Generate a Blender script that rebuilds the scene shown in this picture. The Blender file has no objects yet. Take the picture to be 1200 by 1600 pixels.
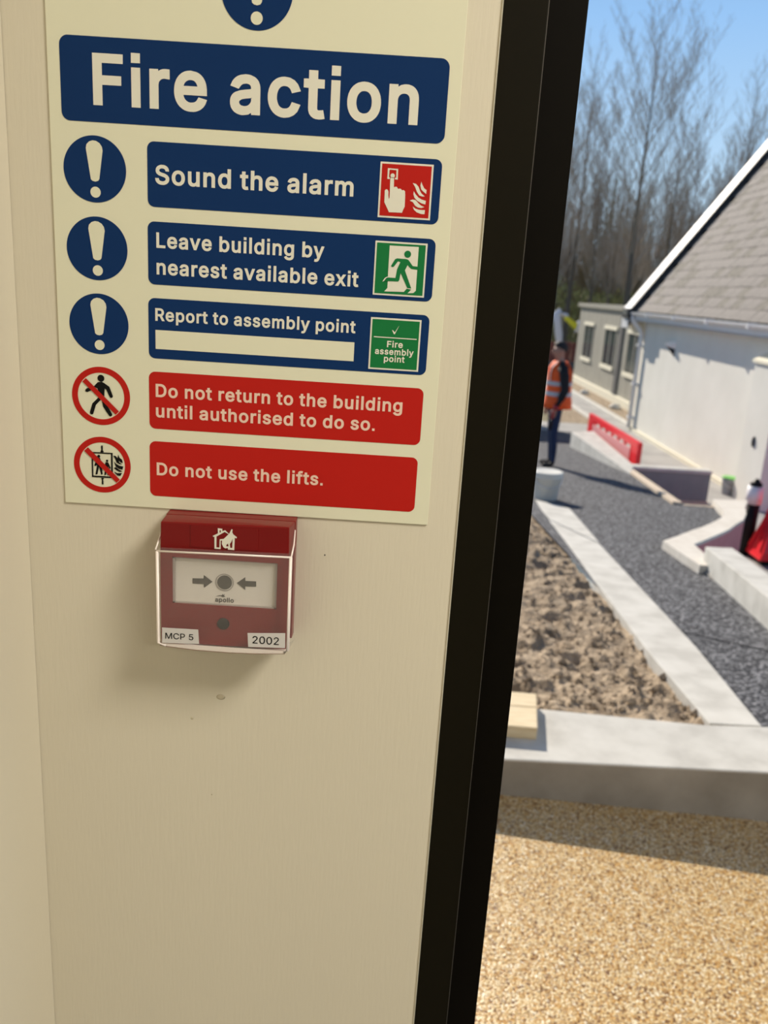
import bpy, bmesh, math, random
from mathutils import Vector, Matrix, noise
from mathutils.geometry import tessellate_polygon

# ---------------------------------------------------------------- camera
scene = bpy.context.scene
col = scene.collection
cam_data = bpy.data.cameras.new('camera')
cam_data.sensor_fit = 'VERTICAL'
cam_data.sensor_height = 36.0
cam_data.lens = 36.0 * 1290.0 / 1600.0
cam_data.clip_start = 0.02
cam_data.clip_end = 600
cam_data.dof.use_dof = True
cam_data.dof.focus_distance = 0.55
cam_data.dof.aperture_fstop = 10.5
cam = bpy.data.objects.new('camera', cam_data)
col.objects.link(cam)
down = Vector((-300, 4750, 1290)).normalized()          # world down seen in (right, down, forward)
xr = Vector((4750, 300, 0)).normalized()
zr = -down
yr = zr.cross(xr)
if yr.z < 0: yr = -yr
right = Vector((xr[0], yr[0], zr[0]))
idown = Vector((xr[1], yr[1], zr[1]))
fwd = Vector((xr[2], yr[2], zr[2]))
M = Matrix((right, -idown, -fwd)).transposed().to_4x4()
M.translation = Vector((0, 0, 1.6))
cam.matrix_world = M
scene.camera = cam

# ---------------------------------------------------------------- sky, sun, exposure
SUN_TO = Vector((-0.34, 0.94, 0.0)).normalized() * math.cos(math.radians(30.5)) + Vector((0, 0, math.sin(math.radians(30.5))))
world = bpy.data.worlds.new('world')
scene.world = world
world.use_nodes = True
wn = world.node_tree
wn.nodes.clear()
geo = wn.nodes.new('ShaderNodeNewGeometry')
sep = wn.nodes.new('ShaderNodeSeparateXYZ')
wn.links.new(geo.outputs['Incoming'], sep.inputs[0])
inv = wn.nodes.new('ShaderNodeMath'); inv.operation = 'MULTIPLY'; inv.inputs[1].default_value = -1
wn.links.new(sep.outputs['Z'], inv.inputs[0])
ramp = wn.nodes.new('ShaderNodeValToRGB')
wn.links.new(inv.outputs[0], ramp.inputs[0])
er = ramp.color_ramp
er.elements[0].position = 0.0; er.elements[0].color = (0.68, 0.85, 1.0, 1)
er.elements[1].position = 1.0; er.elements[1].color = (0.06, 0.12, 0.27, 1)
for p, c in ((0.12, (0.55, 0.78, 1.0, 1)), (0.28, (0.34, 0.60, 0.97, 1)), (0.5, (0.13, 0.24, 0.46, 1))):
    e = er.elements.new(p); e.color = c
bgn = wn.nodes.new('ShaderNodeBackground')
bgn.inputs['Strength'].default_value = 0.95
wn.links.new(ramp.outputs[0], bgn.inputs['Color'])
wo = wn.nodes.new('ShaderNodeOutputWorld')
wn.links.new(bgn.outputs[0], wo.inputs[0])

sun_data = bpy.data.lights.new('sun', 'SUN')
sun_data.energy = 6.6
sun_data.angle = math.radians(0.53)
sun_data.color = (1.0, 0.90, 0.76)
sun = bpy.data.objects.new('sun', sun_data)
sun.rotation_euler = SUN_TO.to_track_quat('Z', 'Y').to_euler()
sun.location = (0, 5, 20)
col.objects.link(sun)

FILL_W = 34.5            # power of the fill lamps added in the lobby
scene.view_settings.view_transform = 'Standard'
scene.view_settings.look = 'None'
scene.view_settings.exposure = 0.0
scene.view_settings.gamma = 1.0
scene.view_settings.use_curve_mapping = False

# ---------------------------------------------------------------- helpers
def mat(name, c, rough=0.6, c2=None, scale=20, bump=0.0, bscale=None, metal=0.0, stretch=None,
        emit=None, spec=0.5, c3=None, voronoi=False, detail=6, coat=0.0, bdist=0.005):
    m = bpy.data.materials.new(name)
    m.use_nodes = True
    nt = m.node_tree
    b = nt.nodes['Principled BSDF']
    b.inputs['Base Color'].default_value = (*c, 1)
    b.inputs['Roughness'].default_value = rough
    b.inputs['Metallic'].default_value = metal
    b.inputs['Specular IOR Level'].default_value = spec
    b.inputs['Coat Weight'].default_value = coat
    if emit:
        b.inputs['Emission Color'].default_value = (*c, 1)
        b.inputs['Emission Strength'].default_value = emit
    if c2 or bump:
        tc = nt.nodes.new('ShaderNodeTexCoord')
        mp = nt.nodes.new('ShaderNodeMapping')
        nt.links.new(tc.outputs['Object'], mp.inputs[0])
        if stretch: mp.inputs['Scale'].default_value = stretch
        nz = nt.nodes.new('ShaderNodeTexNoise')
        nz.inputs['Scale'].default_value = scale
        nz.inputs['Detail'].default_value = detail
        nt.links.new(mp.outputs[0], nz.inputs['Vector'])
        src = nz.outputs['Fac']
        if voronoi:
            vo = nt.nodes.new('ShaderNodeTexVoronoi')
            vo.inputs['Scale'].default_value = scale
            nt.links.new(mp.outputs[0], vo.inputs['Vector'])
            sp = nt.nodes.new('ShaderNodeSeparateColor')
            nt.links.new(vo.outputs['Color'], sp.inputs[0])
            src = sp.outputs[0]
        if c2:
            r = nt.nodes.new('ShaderNodeValToRGB')
            lo, hi = (0.0, 1.0) if voronoi else (0.33, 0.67)
            r.color_ramp.elements[0].position = lo
            r.color_ramp.elements[1].position = hi
            r.color_ramp.elements[0].color = (*c, 1)
            r.color_ramp.elements[1].color = (*c2, 1)
            if c3:
                e = r.color_ramp.elements.new((lo + hi) / 2); e.color = (*c3, 1)
            nt.links.new(src, r.inputs[0])
            nt.links.new(r.outputs[0], b.inputs['Base Color'])
        if bump:
            bp = nt.nodes.new('ShaderNodeBump')
            bp.inputs['Strength'].default_value = bump
            bp.inputs['Distance'].default_value = bdist
            if voronoi:
                nt.links.new(vo.outputs['Distance'], bp.inputs['Height']); bp.invert = True
            else:
                n2 = nt.nodes.new('ShaderNodeTexNoise')
                n2.inputs['Scale'].default_value = bscale or scale * 3
                n2.inputs['Detail'].default_value = 4
                nt.links.new(mp.outputs[0], n2.inputs['Vector'])
                nt.links.new(n2.outputs['Fac'], bp.inputs['Height'])
            nt.links.new(bp.outputs[0], b.inputs['Normal'])
    return m

def link(name, me, m, parent=None, loc=None):
    me.name = name
    if m is not None: me.materials.append(m)
    o = bpy.data.objects.new(name, me)
    col.objects.link(o)
    if parent: o.parent = parent
    if loc: o.location = loc
    return o

def obj(name, bm, m, parent=None, smooth=False, loc=None):
    bmesh.ops.recalc_face_normals(bm, faces=bm.faces)
    me = bpy.data.meshes.new(name)
    bm.to_mesh(me); bm.free()
    if smooth:
        for p in me.polygons: p.use_smooth = True
    return link(name, me, m, parent, loc)

def pyobj(name, vs, fs, m, parent=None, smooth=False, loc=None):
    me = bpy.data.meshes.new(name)
    me.from_pydata(vs, [], fs); me.update()
    if smooth:
        for p in me.polygons: p.use_smooth = True
    return link(name, me, m, parent, loc)

def empty(name, loc=(0, 0, 0), label=None, cat=None, group=None):
    o = bpy.data.objects.new(name, None)
    o.empty_display_size = 0.05
    col.objects.link(o); o.location = loc
    if label: tag(o, label, cat, group)
    return o

def tag(o, label, cat, group=None):
    o['label'] = label; o['category'] = cat
    if group: o['group'] = group
    return o

def struct(o):
    o['kind'] = 'structure'; return o

def stuff(o):
    o['kind'] = 'stuff'; return o

def add_box(bm, x0, x1, y0, y1, z0, z1, bevel=0.0):
    vs = [bm.verts.new(p) for p in ((x0,y0,z0),(x1,y0,z0),(x1,y1,z0),(x0,y1,z0),(x0,y0,z1),(x1,y0,z1),(x1,y1,z1),(x0,y1,z1))]
    fs = [bm.faces.new([vs[i] for i in f]) for f in ((0,3,2,1),(4,5,6,7),(0,1,5,4),(1,2,6,5),(2,3,7,6),(3,0,4,7))]
    if bevel:
        es = list({e for f in fs for e in f.edges})
        bmesh.ops.bevel(bm, geom=es, offset=bevel, segments=2, profile=0.6, affect='EDGES')
    return vs

def box(name, x0, x1, y0, y1, z0, z1, m, parent=None, bevel=0.0, loc=None):
    bm = bmesh.new(); add_box(bm, x0, x1, y0, y1, z0, z1, bevel)
    return obj(name, bm, m, parent, loc=loc)

def prism(name, top, bottom, m, parent=None, bevel=0.0):
    """closed body between two rings of the same length"""
    bm = bmesh.new()
    t = [bm.verts.new(p) for p in top]; b = [bm.verts.new(p) for p in bottom]
    bm.faces.new(t); bm.faces.new(list(reversed(b)))
    n = len(t)
    for i in range(n):
        j = (i + 1) % n
        bm.faces.new((t[i], b[i], b[j], t[j]))
    if bevel:
        bmesh.ops.recalc_face_normals(bm, faces=bm.faces)
        bmesh.ops.bevel(bm, geom=list(bm.edges), offset=bevel, segments=2, profile=0.6, affect='EDGES')
    return obj(name, bm, m, parent)

def add_lathe(bm, prof, seg=24, c=(0, 0), cap=True):
    rings = []
    for r, z in prof:
        rings.append([bm.verts.new((c[0] + r*math.cos(2*math.pi*k/seg), c[1] + r*math.sin(2*math.pi*k/seg), z)) for k in range(seg)])
    for a, b in zip(rings, rings[1:]):
        for k in range(seg):
            j = (k+1) % seg
            bm.faces.new((a[k], a[j], b[j], b[k]))
    if cap:
        bm.faces.new(list(reversed(rings[0]))); bm.faces.new(rings[-1])

def lathe(name, prof, m, parent=None, seg=24, c=(0, 0), cap=True, loc=None):
    bm = bmesh.new(); add_lathe(bm, prof, seg, c, cap)
    o = obj(name, bm, m, parent, loc=loc)
    for p in o.data.polygons: p.use_smooth = len(p.vertices) == 4
    return o

def add_tube(bm, pts, r, seg=8, cap=True):
    rings = []
    n = len(pts)
    for i, p in enumerate(pts):
        p = Vector(p)
        d = (Vector(pts[min(i+1, n-1)]) - Vector(pts[max(i-1, 0)])).normalized()
        a = d.cross(Vector((0, 0, 1)) if abs(d.z) < 0.9 else Vector((1, 0, 0))).normalized()
        b = d.cross(a)
        rr = r[i] if isinstance(r, (list, tuple)) else r
        rings.append([bm.verts.new(p + a*rr*math.cos(2*math.pi*k/seg) + b*rr*math.sin(2*math.pi*k/seg)) for k in range(seg)])
    for A, B in zip(rings, rings[1:]):
        for k in range(seg):
            j = (k+1) % seg
            bm.faces.new((A[k], A[j], B[j], B[k]))
    if cap:
        bm.faces.new(list(reversed(rings[0]))); bm.faces.new(rings[-1])

def tube(name, pts, r, m, parent=None, seg=10):
    bm = bmesh.new(); add_tube(bm, pts, r, seg)
    return obj(name, bm, m, parent, smooth=True)

def flat(name, shapes, y, m, parent):
    """print lying in the plane of the wall: shapes = list of contour groups in metres (x, z); holes by even-odd"""
    vs, fs = [], []
    def inside(p, c):
        r = False
        for a, b in zip(c, c[1:]+c[:1]):
            if (a[1] > p[1]) != (b[1] > p[1]) and p[0] < a[0]+(p[1]-a[1])/(b[1]-a[1])*(b[0]-a[0]): r = not r
        return r
    split = []
    for cs in shapes:
        outs = [c for c in cs if not any(c is not d and inside(c[0], d) for d in cs)]
        for c in outs: split.append([c] + [h for h in cs if h is not c and inside(h[0], c)])
    for cs in split:
        polys = [[Vector((p[0], p[1], 0)) for p in c] for c in cs]
        k = len(vs)
        for c in cs: vs += [(p[0], y, p[1]) for p in c]
        for t in tessellate_polygon(polys):
            a, b, c_ = (Vector(vs[k+i]) for i in t)
            nrm = (b-a).cross(c_-a)
            fs.append(tuple(k+i for i in (t if nrm.y < 0 else reversed(t))))
    return pyobj(name, vs, fs, m, parent)

def mm(pts): return [(x/1000, z/1000) for x, z in pts]

def rrect(x0, x1, z0, z1, r, n=7):
    out = []
    for cx, cz, a0 in ((x1-r, z0+r, -90), (x1-r, z1-r, 0), (x0+r, z1-r, 90), (x0+r, z0+r, 180)):
        for k in range(n+1):
            a = math.radians(a0 + 90*k/n)
            out.append((cx + r*math.cos(a), cz + r*math.sin(a)))
    return out

def circ(cx, cz, r, n=48):
    return [(cx + r*math.cos(2*math.pi*k/n), cz + r*math.sin(2*math.pi*k/n)) for k in range(n)]

GLYPHS = {"B":{".":[231,[[31,-21,135,-22,135,82,31,83]]],"0":[497,[[218,-28,228,-29,267,-25,305,-13,337,7,366,35,389,70,405,105,414,137,422,175,426,210,427,250,424,318,414,372,405,402,388,439,369,468,364,475,337,502,305,521,267,534,230,538,187,534,148,521,118,503,88,474,66,441,48,402,39,372,31,329,26,262,28,204,31,175,37,142,48,105,66,66,87,35,118,6,151,-14,187,-25],[219,72,207,74,191,80,179,90,165,105,153,127,144,150,137,182,132,231,132,278,137,326,143,354,154,385,165,404,179,419,191,429,207,435,228,437,247,434,262,429,271,422,288,404,299,385,309,359,317,326,320,297,322,249,320,209,317,183,310,154,301,127,288,105,275,90,262,80,244,74]]],"2":[497,[[42,-21,411,-21,411,79,202,80,285,166,352,243,392,310,403,371,400,404,392,432,379,457,363,480,342,500,315,517,287,528,251,536,228,538,199,536,161,528,132,516,107,499,85,478,68,454,54,427,47,400,43,340,147,340,151,382,159,404,170,419,182,427,195,433,209,437,223,437,263,429,275,422,286,411,293,400,297,384,298,372,289,334,261,291,219,244,42,56]]],"5":[497,[[209,-28,224,-29,251,-27,291,-17,319,-5,333,5,347,16,368,36,388,65,402,97,411,129,413,162,412,190,407,215,399,239,389,262,378,279,362,300,351,310,323,331,304,341,282,349,250,355,221,355,173,347,161,342,161,353,170,428,171,430,387,430,387,531,77,530,43,234,48,232,133,224,176,248,219,255,232,254,251,249,264,243,275,234,294,212,300,198,305,180,305,145,297,119,287,103,277,92,264,83,251,77,231,72,223,72,184,80,155,103,147,119,141,150,139,152,35,152,35,151,42,100,49,76,65,47,82,27,103,8,131,-9,162,-21,189,-27]]],"C":[554,[[255,-28,294,-28,321,-23,345,-17,369,-8,393,5,422,26,452,57,466,78,475,95,488,129,500,182,393,182,372,129,362,118,342,98,310,82,294,79,264,75,241,77,219,83,197,94,185,103,176,111,158,132,145,154,134,183,127,217,125,250,127,292,134,326,147,358,159,378,175,398,197,414,219,425,245,432,269,434,309,428,344,411,370,383,393,327,500,327,489,378,479,406,468,428,452,452,422,483,393,504,371,516,345,526,269,538,224,534,200,529,168,518,136,501,112,483,88,460,68,434,52,407,36,370,25,329,20,294,18,258,20,215,23,190,36,138,54,98,68,74,85,52,112,26,120,20,137,7,168,-9,200,-20,232,-27]]],"D":[546,[[38,-21,223,-22,260,-20,296,-14,328,-4,353,7,389,30,415,54,438,83,454,110,466,140,476,176,481,208,483,248,483,286,476,334,467,368,454,400,431,436,400,472,364,497,333,512,324,515,296,523,263,529,232,530,39,530,38,529],[148,79,147,80,147,428,148,430,237,429,253,428,287,419,314,405,328,395,344,377,360,350,369,323,375,291,377,264,375,219,369,187,359,160,345,134,328,116,306,100,282,89,244,81,213,79]]],"F":[453,[[38,-21,147,-21,147,198,148,199,368,200,368,299,367,300,147,300,147,428,148,430,390,430,391,530,39,530,38,529]]],"L":[437,[[38,-21,383,-21,383,78,147,80,147,529,145,530,39,530,38,529]]],"M":[672,[[38,-21,144,-21,145,297,269,-16,272,-22,357,-21,482,297,483,-21,589,-22,589,530,463,530,461,529,333,198,316,148,314,148,295,201,167,529,165,530,39,530]]],"P":[488,[[38,-21,147,-21,147,163,245,164,276,166,309,174,343,188,369,206,393,230,409,254,421,284,428,315,430,329,430,352,428,380,421,411,409,440,393,465,370,488,343,507,311,520,276,528,258,530,39,530,38,529],[148,264,147,265,147,428,148,430,255,429,274,424,285,420,298,411,305,404,313,392,318,380,321,364,322,344,321,329,315,307,306,292,298,284,287,276,272,270,253,266]]],"R":[493,[[38,-21,147,-21,147,174,148,176,234,175,340,-22,464,-21,345,198,369,214,389,232,409,260,423,294,430,324,431,352,430,379,426,396,422,416,410,443,393,468,384,477,370,491,344,507,309,522,277,528,260,530,39,530,38,529],[148,277,147,278,147,428,148,430,256,429,272,426,289,419,299,412,308,404,315,393,319,382,322,366,322,339,319,323,315,312,308,302,300,294,289,287,276,282,250,278]]],"S":[490,[[210,-30,226,-31,262,-29,295,-23,332,-10,361,7,387,29,406,53,420,82,427,106,430,130,428,167,423,187,414,208,372,255,319,284,273,300,217,315,180,328,148,348,141,357,138,367,138,386,143,399,152,411,164,421,177,428,191,433,218,436,250,434,273,428,290,419,303,406,311,392,321,356,425,356,426,357,419,408,411,434,395,461,378,482,351,503,326,518,295,529,265,535,247,537,225,537,191,535,159,529,129,518,116,511,102,503,78,484,61,466,52,451,42,434,34,408,30,375,34,336,48,301,71,273,100,251,142,230,175,219,236,202,286,185,316,163,321,154,323,143,322,127,317,112,303,96,292,88,279,81,249,73,220,72,174,80,162,84,148,94,133,112,129,125,122,158,15,158,13,157,21,103,31,74,45,48,66,23,90,4,119,-11,151,-22,186,-29]]],"a":[433,[[149,-30,164,-30,220,-21,225,-19,254,0,256,-22,358,-22,359,-20,359,253,357,281,352,306,339,335,330,349,313,367,296,380,244,401,198,406,187,406,126,396,92,382,66,364,46,344,32,324,11,279,11,277,16,276,108,248,134,285,158,302,198,308,228,302,247,285,252,254,227,248,180,243,123,233,70,214,51,202,37,189,25,173,15,153,10,132,9,117,10,81,18,53,30,31,43,15,54,5,64,-3,81,-13,110,-24,134,-29],[171,67,139,73,121,86,114,108,116,117,120,123,145,139,180,147,235,154,260,160,263,159,254,154,253,127,249,114,240,98,228,86,217,78,203,72,188,69]]],"b":[468,[[216,-29,231,-30,262,-27,297,-17,327,-1,351,19,373,44,390,76,398,97,403,111,410,147,412,188,411,215,410,231,402,270,390,302,373,332,358,350,349,359,327,377,295,395,255,405,230,407,203,405,180,400,161,392,136,374,135,530,31,531,31,-21,134,-22,135,5,161,-15,169,-19,187,-25],[212,69,190,74,175,82,164,93,154,107,146,123,139,143,136,163,135,191,136,217,140,236,146,255,156,275,174,294,185,301,203,306,220,308,238,306,255,300,270,291,286,271,295,253,302,230,305,209,306,180,302,148,296,126,288,108,278,95,267,84,254,76,238,71]]],"c":[439,[[198,-30,213,-30,267,-22,320,4,359,42,393,116,392,118,293,143,291,142,272,100,258,84,235,72,206,69,187,70,171,76,157,85,146,95,137,108,129,126,123,145,119,166,118,188,121,222,129,250,137,268,154,289,171,301,189,306,206,308,235,304,248,297,257,292,271,278,291,236,384,260,393,263,358,335,318,374,267,398,208,406,170,403,134,393,106,379,73,353,54,330,39,306,23,268,14,223,12,190,14,153,22,111,35,78,54,46,78,18,106,-3,138,-18,170,-27]]],"d":[468,[[186,-29,221,-29,243,-24,264,-15,290,5,291,-22,394,-21,393,531,289,531,288,373,264,392,245,400,224,405,197,407,170,405,158,403,131,395,99,379,73,358,49,327,35,302,27,281,22,267,14,228,12,185,14,150,20,116,35,75,52,44,68,25,99,-2,131,-19,160,-27],[197,69,186,71,171,75,160,82,147,94,137,108,129,124,123,145,119,166,118,191,120,215,124,238,129,254,144,279,157,293,170,301,186,306,205,308,222,306,238,301,256,289,271,271,279,255,285,235,289,211,289,180,288,164,281,129,271,107,262,94,250,82,237,75,222,71]]],"e":[447,[[201,-29,240,-29,267,-24,288,-17,312,-6,331,7,352,25,366,43,378,63,394,105,392,107,296,130,269,88,246,74,213,69,194,69,176,74,154,87,139,102,127,123,123,135,122,147,393,148,392,215,386,262,378,289,370,307,352,337,331,360,315,373,294,386,272,395,206,407,168,403,133,394,102,377,78,358,70,350,54,331,39,307,23,268,14,223,12,190,14,151,23,107,36,75,57,41,78,18,109,-4,139,-19,174,-27],[123,243,128,258,137,275,155,293,173,302,189,307,202,308,222,307,237,303,250,296,261,286,270,275,277,260,283,244,282,243]]],"f":[297,[[59,-21,164,-21,164,304,165,305,249,305,250,307,250,401,165,402,164,419,165,432,168,440,172,446,185,451,205,451,241,442,243,443,269,532,268,536,225,549,190,552,126,539,107,528,90,513,77,497,66,478,60,454,59,403,57,402,-15,401,-15,305,57,305,59,304]]],"g":[469,[[191,-172,210,-173,242,-171,269,-166,299,-156,325,-144,349,-125,367,-105,383,-76,392,-44,394,-12,394,401,293,401,291,399,291,374,290,373,264,392,245,400,224,405,197,407,170,405,131,395,100,379,70,353,52,332,38,308,24,273,16,238,12,195,14,155,17,137,22,115,35,81,54,51,75,27,102,7,130,-6,160,-14,195,-17,221,-16,245,-11,262,-4,286,14,288,15,289,14,289,-5,287,-28,279,-45,264,-60,253,-67,232,-73,206,-75,162,-67,136,-49,107,-13,18,-63,64,-122,70,-129,128,-161,150,-167],[189,82,171,87,155,96,147,103,138,115,129,131,123,150,119,172,118,193,120,217,124,239,131,259,139,273,153,289,170,301,184,305,205,308,218,307,237,302,251,294,262,284,273,270,280,254,285,238,289,219,290,195,289,166,285,147,279,129,271,113,259,100,251,93,238,87,222,82]]],"h":[453,[[31,-21,136,-21,136,228,138,251,146,273,161,291,182,303,207,307,230,305,246,298,257,289,266,276,272,259,274,238,274,-21,379,-21,379,248,377,273,373,297,361,329,344,356,326,374,300,391,281,399,262,403,233,406,195,403,167,395,137,378,136,379,136,529,134,530,31,530,31,529]]],"i":[210,[[31,-21,136,-21,136,400,134,402,31,402,31,400],[31,449,135,449,136,553,31,554]]],"l":[210,[[31,-21,136,-21,136,553,134,554,31,553]]],"m":[653,[[31,-21,136,-21,137,254,140,267,145,278,152,288,161,296,171,301,201,308,214,307,222,304,236,296,246,284,251,272,252,-21,357,-21,357,246,367,281,388,302,406,308,419,308,433,307,447,302,457,296,467,286,472,273,474,252,474,-21,579,-22,579,257,577,283,571,313,560,339,547,358,529,377,507,392,483,402,462,406,436,408,372,396,319,357,302,378,279,394,249,405,219,408,164,397,135,376,134,377,134,400,132,402,31,402]]],"n":[453,[[31,-21,136,-21,136,228,138,251,146,273,161,291,182,303,207,307,230,305,246,298,257,289,266,276,272,259,274,238,274,-21,379,-21,379,248,377,273,371,304,360,331,345,354,326,374,307,387,289,395,254,405,223,406,195,403,166,395,134,376,132,402,31,401]]],"o":[459,[[198,-29,210,-30,243,-27,277,-19,310,-2,340,22,360,44,370,60,379,76,391,105,400,147,403,183,400,230,393,267,379,300,359,334,337,358,318,373,310,379,280,394,245,403,208,407,170,403,134,393,106,379,75,355,54,331,39,307,23,268,14,223,12,190,15,147,22,111,36,75,54,46,78,19,106,-3,138,-18,170,-27],[195,69,171,76,158,83,146,95,135,111,129,126,123,145,119,166,118,187,119,209,123,231,129,251,137,268,153,287,171,301,186,305,202,307,219,307,243,301,254,294,267,283,279,267,287,249,293,227,296,207,296,167,293,148,285,123,277,107,264,90,246,77,229,71,208,69]]],"p":[468,[[31,-164,136,-164,136,3,137,4,163,-16,182,-24,203,-28,231,-30,265,-27,276,-24,297,-17,323,-4,351,19,373,44,390,76,403,111,411,161,411,215,410,231,403,265,390,302,373,332,366,340,349,359,327,377,297,394,265,403,255,405,231,407,203,405,182,401,161,392,135,373,134,374,134,399,132,401,31,401],[212,69,190,74,179,80,164,93,156,103,146,123,139,143,137,159,135,191,136,217,140,236,146,255,156,274,174,294,185,301,203,306,220,308,238,306,255,300,270,291,286,271,295,253,302,230,305,209,306,180,302,148,296,126,288,108,278,95,267,84,254,76,238,71]]],"r":[303,[[31,-21,136,-21,136,238,140,262,148,276,158,287,169,295,183,301,207,304,265,298,265,404,223,407,188,405,161,397,134,381,132,402,31,401]]],"s":[409,[[166,-29,185,-30,212,-29,241,-23,268,-14,293,-1,313,15,331,35,344,59,352,87,353,110,350,137,339,164,318,190,300,205,268,221,238,230,178,244,137,262,132,270,132,284,136,292,144,299,156,305,167,309,186,311,207,309,218,305,228,299,241,283,255,252,355,275,355,278,316,353,302,368,282,382,262,393,236,401,215,405,186,407,156,405,127,398,106,391,87,381,63,363,46,343,34,321,27,300,26,291,24,273,28,244,39,215,60,189,81,173,110,159,146,148,222,129,234,123,243,115,246,103,245,97,241,89,231,80,220,74,204,69,182,67,162,69,150,72,137,78,130,84,121,97,108,132,18,113,8,110,20,68,31,44,44,25,62,7,81,-6,105,-17,130,-25]]],"t":[271,[[159,-25,171,-26,198,-24,237,-16,239,-14,219,78,174,72,161,73,155,75,151,79,148,93,148,304,226,306,226,400,148,402,148,491,147,493,44,493,43,491,43,402,-15,400,-15,306,43,304,43,93,46,63,57,31,77,5,104,-13,132,-23]]],"u":[453,[[171,-26,183,-27,217,-24,243,-16,270,-1,275,3,276,-20,278,-22,379,-21,378,401,274,401,274,148,270,122,262,105,249,88,239,82,225,76,201,72,182,74,166,80,161,84,153,90,144,103,138,121,136,143,135,400,31,401,31,135,33,105,39,76,53,42,65,25,83,6,105,-9,127,-19,156,-26]]],"v":[433,[[147,-21,241,-22,243,-20,401,395,402,402,290,401,194,137,100,401,-14,401]]],"x":[422,[[-21,-21,103,-22,159,62,189,111,276,-22,399,-21,251,192,392,401,271,402,216,320,191,277,111,402,-12,401,128,195]]],"y":[433,[[82,-166,93,-167,149,-156,193,-122,217,-80,223,-69,235,-40,396,382,402,401,290,401,194,137,100,400,98,401,-14,401,139,-2,130,-27,113,-59,98,-66,79,-66,47,-61,45,-62,21,-154,61,-165]]]},"R":{"M":[628,[[56,-3,126,-3,125,405,168,285,282,-2,284,-4,343,-4,347,2,459,288,502,407,501,-3,572,-3,572,512,475,513,473,510,349,190,314,88,280,192,155,512,57,513]]],"C":[510,[[254,-10,293,-10,319,-6,341,0,371,13,402,32,428,57,452,89,463,112,471,134,478,163,477,165,407,165,386,117,355,84,312,63,267,57,235,60,212,67,187,79,162,99,145,118,136,134,128,148,117,179,110,212,107,254,110,296,117,331,133,369,144,388,163,411,186,429,211,442,239,450,269,452,314,445,354,426,385,393,405,345,478,345,469,379,463,398,452,419,436,443,422,459,405,474,373,495,343,508,269,519,235,518,221,515,205,512,175,501,147,487,131,475,101,448,83,424,69,400,53,364,43,328,38,292,36,259,40,201,43,180,53,145,67,112,83,84,99,64,123,39,147,22,175,7,203,-3,234,-9]]],"P":[444,[[56,-3,128,-3,129,181,244,182,270,184,305,191,333,203,356,218,379,242,394,264,404,291,411,318,413,355,411,378,404,405,393,432,378,454,359,474,335,490,307,503,270,511,236,513,56,512],[130,246,128,248,129,447,257,447,278,442,294,436,308,426,320,414,329,400,336,382,339,366,340,342,337,318,331,299,321,282,310,270,295,260,278,252,257,248,231,246]]],"5":[453,[[210,-10,224,-11,251,-9,283,-1,314,14,334,28,356,49,372,73,386,104,393,132,395,160,394,187,389,211,383,232,373,254,360,273,348,288,333,302,314,315,294,325,277,331,254,336,229,338,176,328,139,310,154,446,155,448,370,448,370,513,94,513,92,512,64,249,130,242,170,265,218,273,240,271,254,267,269,261,288,248,300,235,309,220,317,203,320,192,324,163,322,142,319,126,311,107,301,91,288,78,274,67,261,61,240,55,222,54,174,64,140,92,132,107,125,134,56,134,59,105,67,81,80,57,96,38,115,21,139,7,168,-4,190,-9]]],"2":[453,[[60,-3,393,-3,393,59,392,60,159,61,272,179,339,256,375,317,385,373,383,398,376,424,365,446,349,468,331,485,305,501,283,511,254,518,240,519,195,518,168,511,141,499,117,484,97,464,83,445,78,434,70,416,63,390,62,358,129,358,131,363,132,381,135,395,142,411,150,423,162,435,174,444,189,450,209,455,225,455,265,447,272,445,285,438,301,421,311,403,315,386,316,373,307,328,279,285,231,230,60,50]]],"0":[453,[[218,-10,229,-11,264,-7,297,4,326,21,352,46,371,75,388,112,397,142,405,185,408,214,409,243,408,294,400,352,389,393,371,433,351,464,320,491,296,506,265,515,230,519,190,516,157,505,126,486,102,462,81,432,65,395,57,369,47,318,44,260,46,206,49,179,55,144,65,113,81,76,101,46,131,19,155,4,165,1,190,-8],[224,54,205,56,185,63,166,76,150,96,137,118,127,144,119,177,115,212,113,256,115,296,119,331,124,353,137,390,150,414,166,432,184,445,205,453,229,455,249,453,270,445,281,437,288,432,302,415,316,392,327,363,333,334,338,297,340,248,338,208,334,177,328,152,317,120,303,94,287,76,269,63,251,57]]]}}
CAPS = {'B': (0.553, 0.022), 'R': (0.517, 0.004)}

def lettering(name, s, x0, x1, base, cap, font, y, m, parent):
    """one line of print; x0..x1 and base in mm, cap = height of the capitals in mm"""
    G = GLYPHS[font]; ch, dl = CAPS[font]
    x = 0.0; items = []; lo, hi = 1e9, -1e9
    for c in s:
        if c == ' ':
            x += 0.205; continue
        adv, cs = G[c]
        for k in cs:
            lo = min(lo, x + min(k[0::2])/1000); hi = max(hi, x + max(k[0::2])/1000)
        items.append((x, cs)); x += adv/1000
    sx = (x1-x0)/(hi-lo); sz = cap/ch
    shapes = []
    for gx, cs in items:
        shapes.append([[((x0 + (gx + k[i]/1000 - lo)*sx)/1000, (base + (k[i+1]/1000 + dl)*sz)/1000) for i in range(0, len(k), 2)] for k in cs])
    return flat(name, shapes, y, m, parent)

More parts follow.
